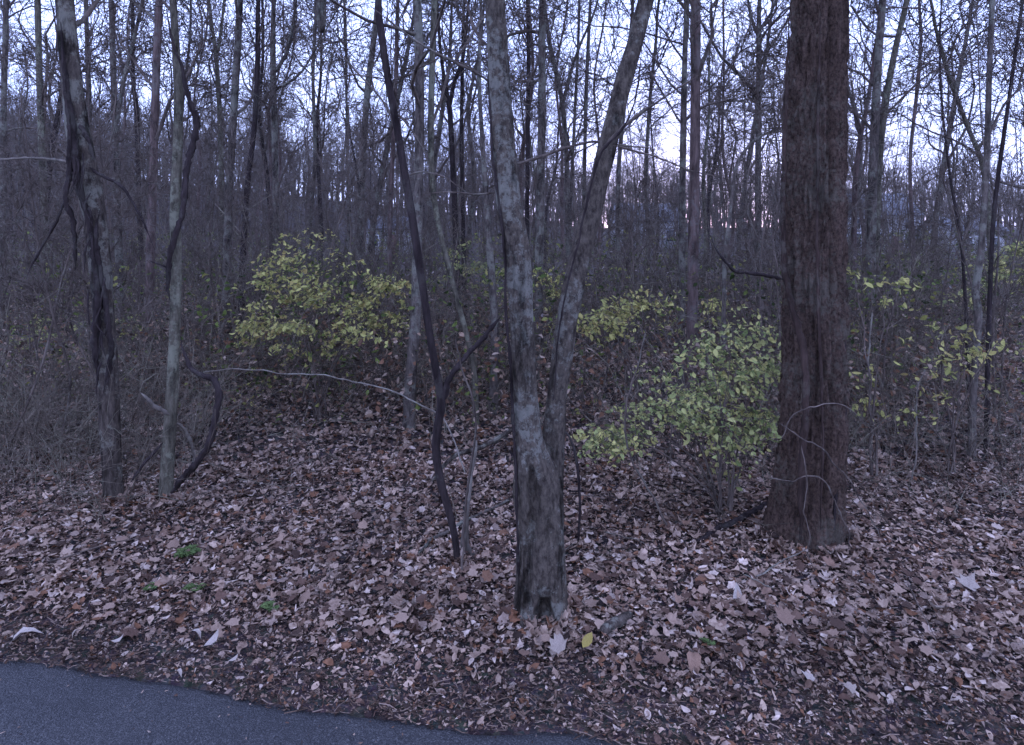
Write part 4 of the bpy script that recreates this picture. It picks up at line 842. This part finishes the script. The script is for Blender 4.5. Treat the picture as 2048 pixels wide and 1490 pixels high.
lone('fallen_branch', 'dark fallen branch against the left side of the thickest tree base', [(1395, 1105, 8), (1440, 1075, 12), (1490, 1050, 13), (1535, 1025, 9)], 5.3, 'bark_dark', ground_it=True)
o = lone('log_piece', 'short dull log piece right of the twin-stemmed tree base', [(1198, 1284, 12), (1206, 1280, 20), (1230, 1269, 21), (1254, 1257, 20), (1262, 1253, 12)], 4.15, 'bark_shag', 'log', ground_it=True, S=12)
for n_ in range(26):
    Y = rng.uniform(3.9, 8.5); X = rng.uniform(-.75, .75) * Y; a = rng.uniform(0, 6.28); l_ = rng.uniform(.2, .8)
    t_ = np.linspace(-.5, .5, 8); px_ = X + np.cos(a) * t_ * l_; py_ = Y + np.sin(a) * t_ * l_
    if (py_ < road_edge(px_) + .1).any(): continue
    C = np.stack([px_, py_, height(px_, py_) + .06 + .02 * rng.normal(size=8).cumsum() * .3], -1)
    V, Q = tubes(C, np.linspace(1, .5, 8) * rng.uniform(.003, .008), 5)
    tag(build('fallen_stick', V, Q, m=M['twig_pale' if n_ % 3 == 0 else 'twig']), 'thin broken stick lying in the leaf litter', 'stick', 'sticks lying in the leaf litter')

# saplings and bare bushes standing in the brush: eight shapes, copied
sap_me = []
for k_ in range(8):
    hgt = rng.uniform(2.4, 6.5); zz = np.linspace(0, hgt, 6)
    ct = np.stack([np.cumsum(rng.normal(0, .12, 6)), np.cumsum(rng.normal(0, .12, 6)), zz, .016 * np.linspace(1, .25, 6)], -1); ct[:, :2] -= ct[0, :2]
    V, Q, P, r = trunk_mesh(ct, 20, 6, .05, flare=.1, seed=k_)
    sap_me.append((mesh_data('stem', V, Q, m=M['twig']), crown_soup(P, r, .5, 11, 5, 4, 1.0, minr=.0028, fine=2).data('crown', M['twig'])))
n_ = 0
while n_ < 170:
    Y = 6.8 + 14 * rng.uniform() ** .9; X = rng.uniform(-.82, .82) * Y
    if Y < 9 and abs(X - .6) < 2.2 or (Y < 9.2 and 440 < 1024 + X / Y * F < 860): continue
    o = empty('sapling', (X, Y, float(height(X, Y)) - .03), 'thin bare sapling standing in the brush', 'sapling', 'bare saplings in the brush')
    o.rotation_euler = (rng.normal(0, .12), rng.normal(0, .12), rng.uniform(0, 6.28)); o.scale = (rng.uniform(.7, 1.3),) * 3
    for nm, me in zip(('stem', 'crown'), sap_me[rng.integers(8)]):
        c_ = bpy.data.objects.new(nm, me); col.objects.link(c_); c_.parent = o
    n_ += 1

# ------------------------------------------------------------------ houses glimpsed through the trees
def box(s, x0, x1, y0, y1, z0, z1):
    V = np.array([[x, y, z] for z in (z0, z1) for y in (y0, y1) for x in (x0, x1)], float)
    s.add(V, np.array([[0, 2, 3, 1], [4, 5, 7, 6], [0, 1, 5, 4], [2, 6, 7, 3], [0, 4, 6, 2], [1, 3, 7, 5]])); return s
def house(px, Y, wd, dp, hw, hr, label, wins, door=None, zb=None):
    x, z = gx(px, Y), float(height(gx(px, Y), Y)) - .1 if zb is None else zb
    root = empty('house', (x, Y, z), label, 'house')
    h2 = wd / 2
    s = box(Soup(), -h2, h2, 0, dp, 0, hw)
    s.add(np.array([[-h2, 0, hw], [-h2, dp, hw], [-h2, dp / 2, hw + hr], [h2, 0, hw], [h2, dp, hw], [h2, dp / 2, hw + hr]]), T=np.array([[0, 2, 1], [3, 4, 5]]))
    s.obj('wall', M['siding'], root, smooth=False)
    s = Soup(); ov = .35
    V = np.array([[-h2 - ov, -ov, hw - ov * hr / (dp / 2)], [h2 + ov, -ov, hw - ov * hr / (dp / 2)], [h2 + ov, dp / 2, hw + hr], [-h2 - ov, dp / 2, hw + hr], [h2 + ov, dp + ov, hw - ov * hr / (dp / 2)], [-h2 - ov, dp + ov, hw - ov * hr / (dp / 2)]]) + [0, 0, .05]
    V = np.vstack([V, V + [0, 0, .12]])
    s.add(V, np.array([[0, 3, 2, 1], [3, 5, 4, 2], [6, 7, 8, 9], [9, 8, 10, 11], [0, 1, 7, 6], [5, 11, 10, 4]]), np.zeros((0, 3), int)); s.obj('roof', M['roof'], root, smooth=False)
    for wx, wz, ww, wh in wins:
        fr = box(Soup(), wx - ww / 2 - .08, wx + ww / 2 + .08, -.06, .02, wz - .08, wz + wh + .08).obj('window', M['trim'], root, smooth=False)
        box(Soup(), wx - ww / 2, wx + ww / 2, -.075, -.05, wz, wz + wh).obj('pane', M['pane'], fr, smooth=False)
    if door: box(Soup(), door - .5, door + .5, -.05, .02, .1, 2.2).obj('door', M['door'], root, smooth=False)
house(1765, 72, 9, 8, 4.6, 2.4, 'pale house glimpsed beyond the V trunks right of the thickest tree', [(-3, 1, 1.1, 1.5), (-.4, 1, 1.1, 1.5), (3, 1, 1.1, 1.5), (-3, 3, 1, 1.1), (0, 3, 1, 1.1), (3, 3, 1, 1.1)], 1.5)
house(1960, 66, 5, 6, 3.0, 1.6, 'small white house glimpsed behind the right-edge trunks', [(-1.3, 1, 1, 1.3), (1.4, 1, 1, 1.3)], 0)
house(1300, 82, 8, 7, 3.6, 2.2, 'pale house faintly seen right of the right stem', [(-2.6, 1, 1.1, 1.4), (0, 1, 1.1, 1.4), (2.6, 1, 1.1, 1.4)])
house(770, 70, 5, 5, 2.9, 1.2, 'low white building glimpsed left of the straight grey trunk', [(-1.2, 1, .9, 1.1)], 1.0)

# ------------------------------------------------------------------ dusk haze
m = bpy.data.materials.new('haze'); m.use_nodes = True; N = m.node_tree.nodes; L = m.node_tree.links; N.remove(N['Principled BSDF'])
pv = N.new('ShaderNodeVolumePrincipled'); pv.inputs['Color'].default_value = (.90, .90, .92, 1); pv.inputs['Density'].default_value = .0004; pv.inputs['Anisotropy'].default_value = .2
L.new(pv.outputs[0], N['Material Output'].inputs['Volume'])
HZ = True
if HZ:
    hb = box(Soup(), -255, 255, -85, 245, -1.2, 40).obj('haze', m, smooth=False); tag(hb, 'thin bluish dusk air between the trees', 'haze', kind='stuff')
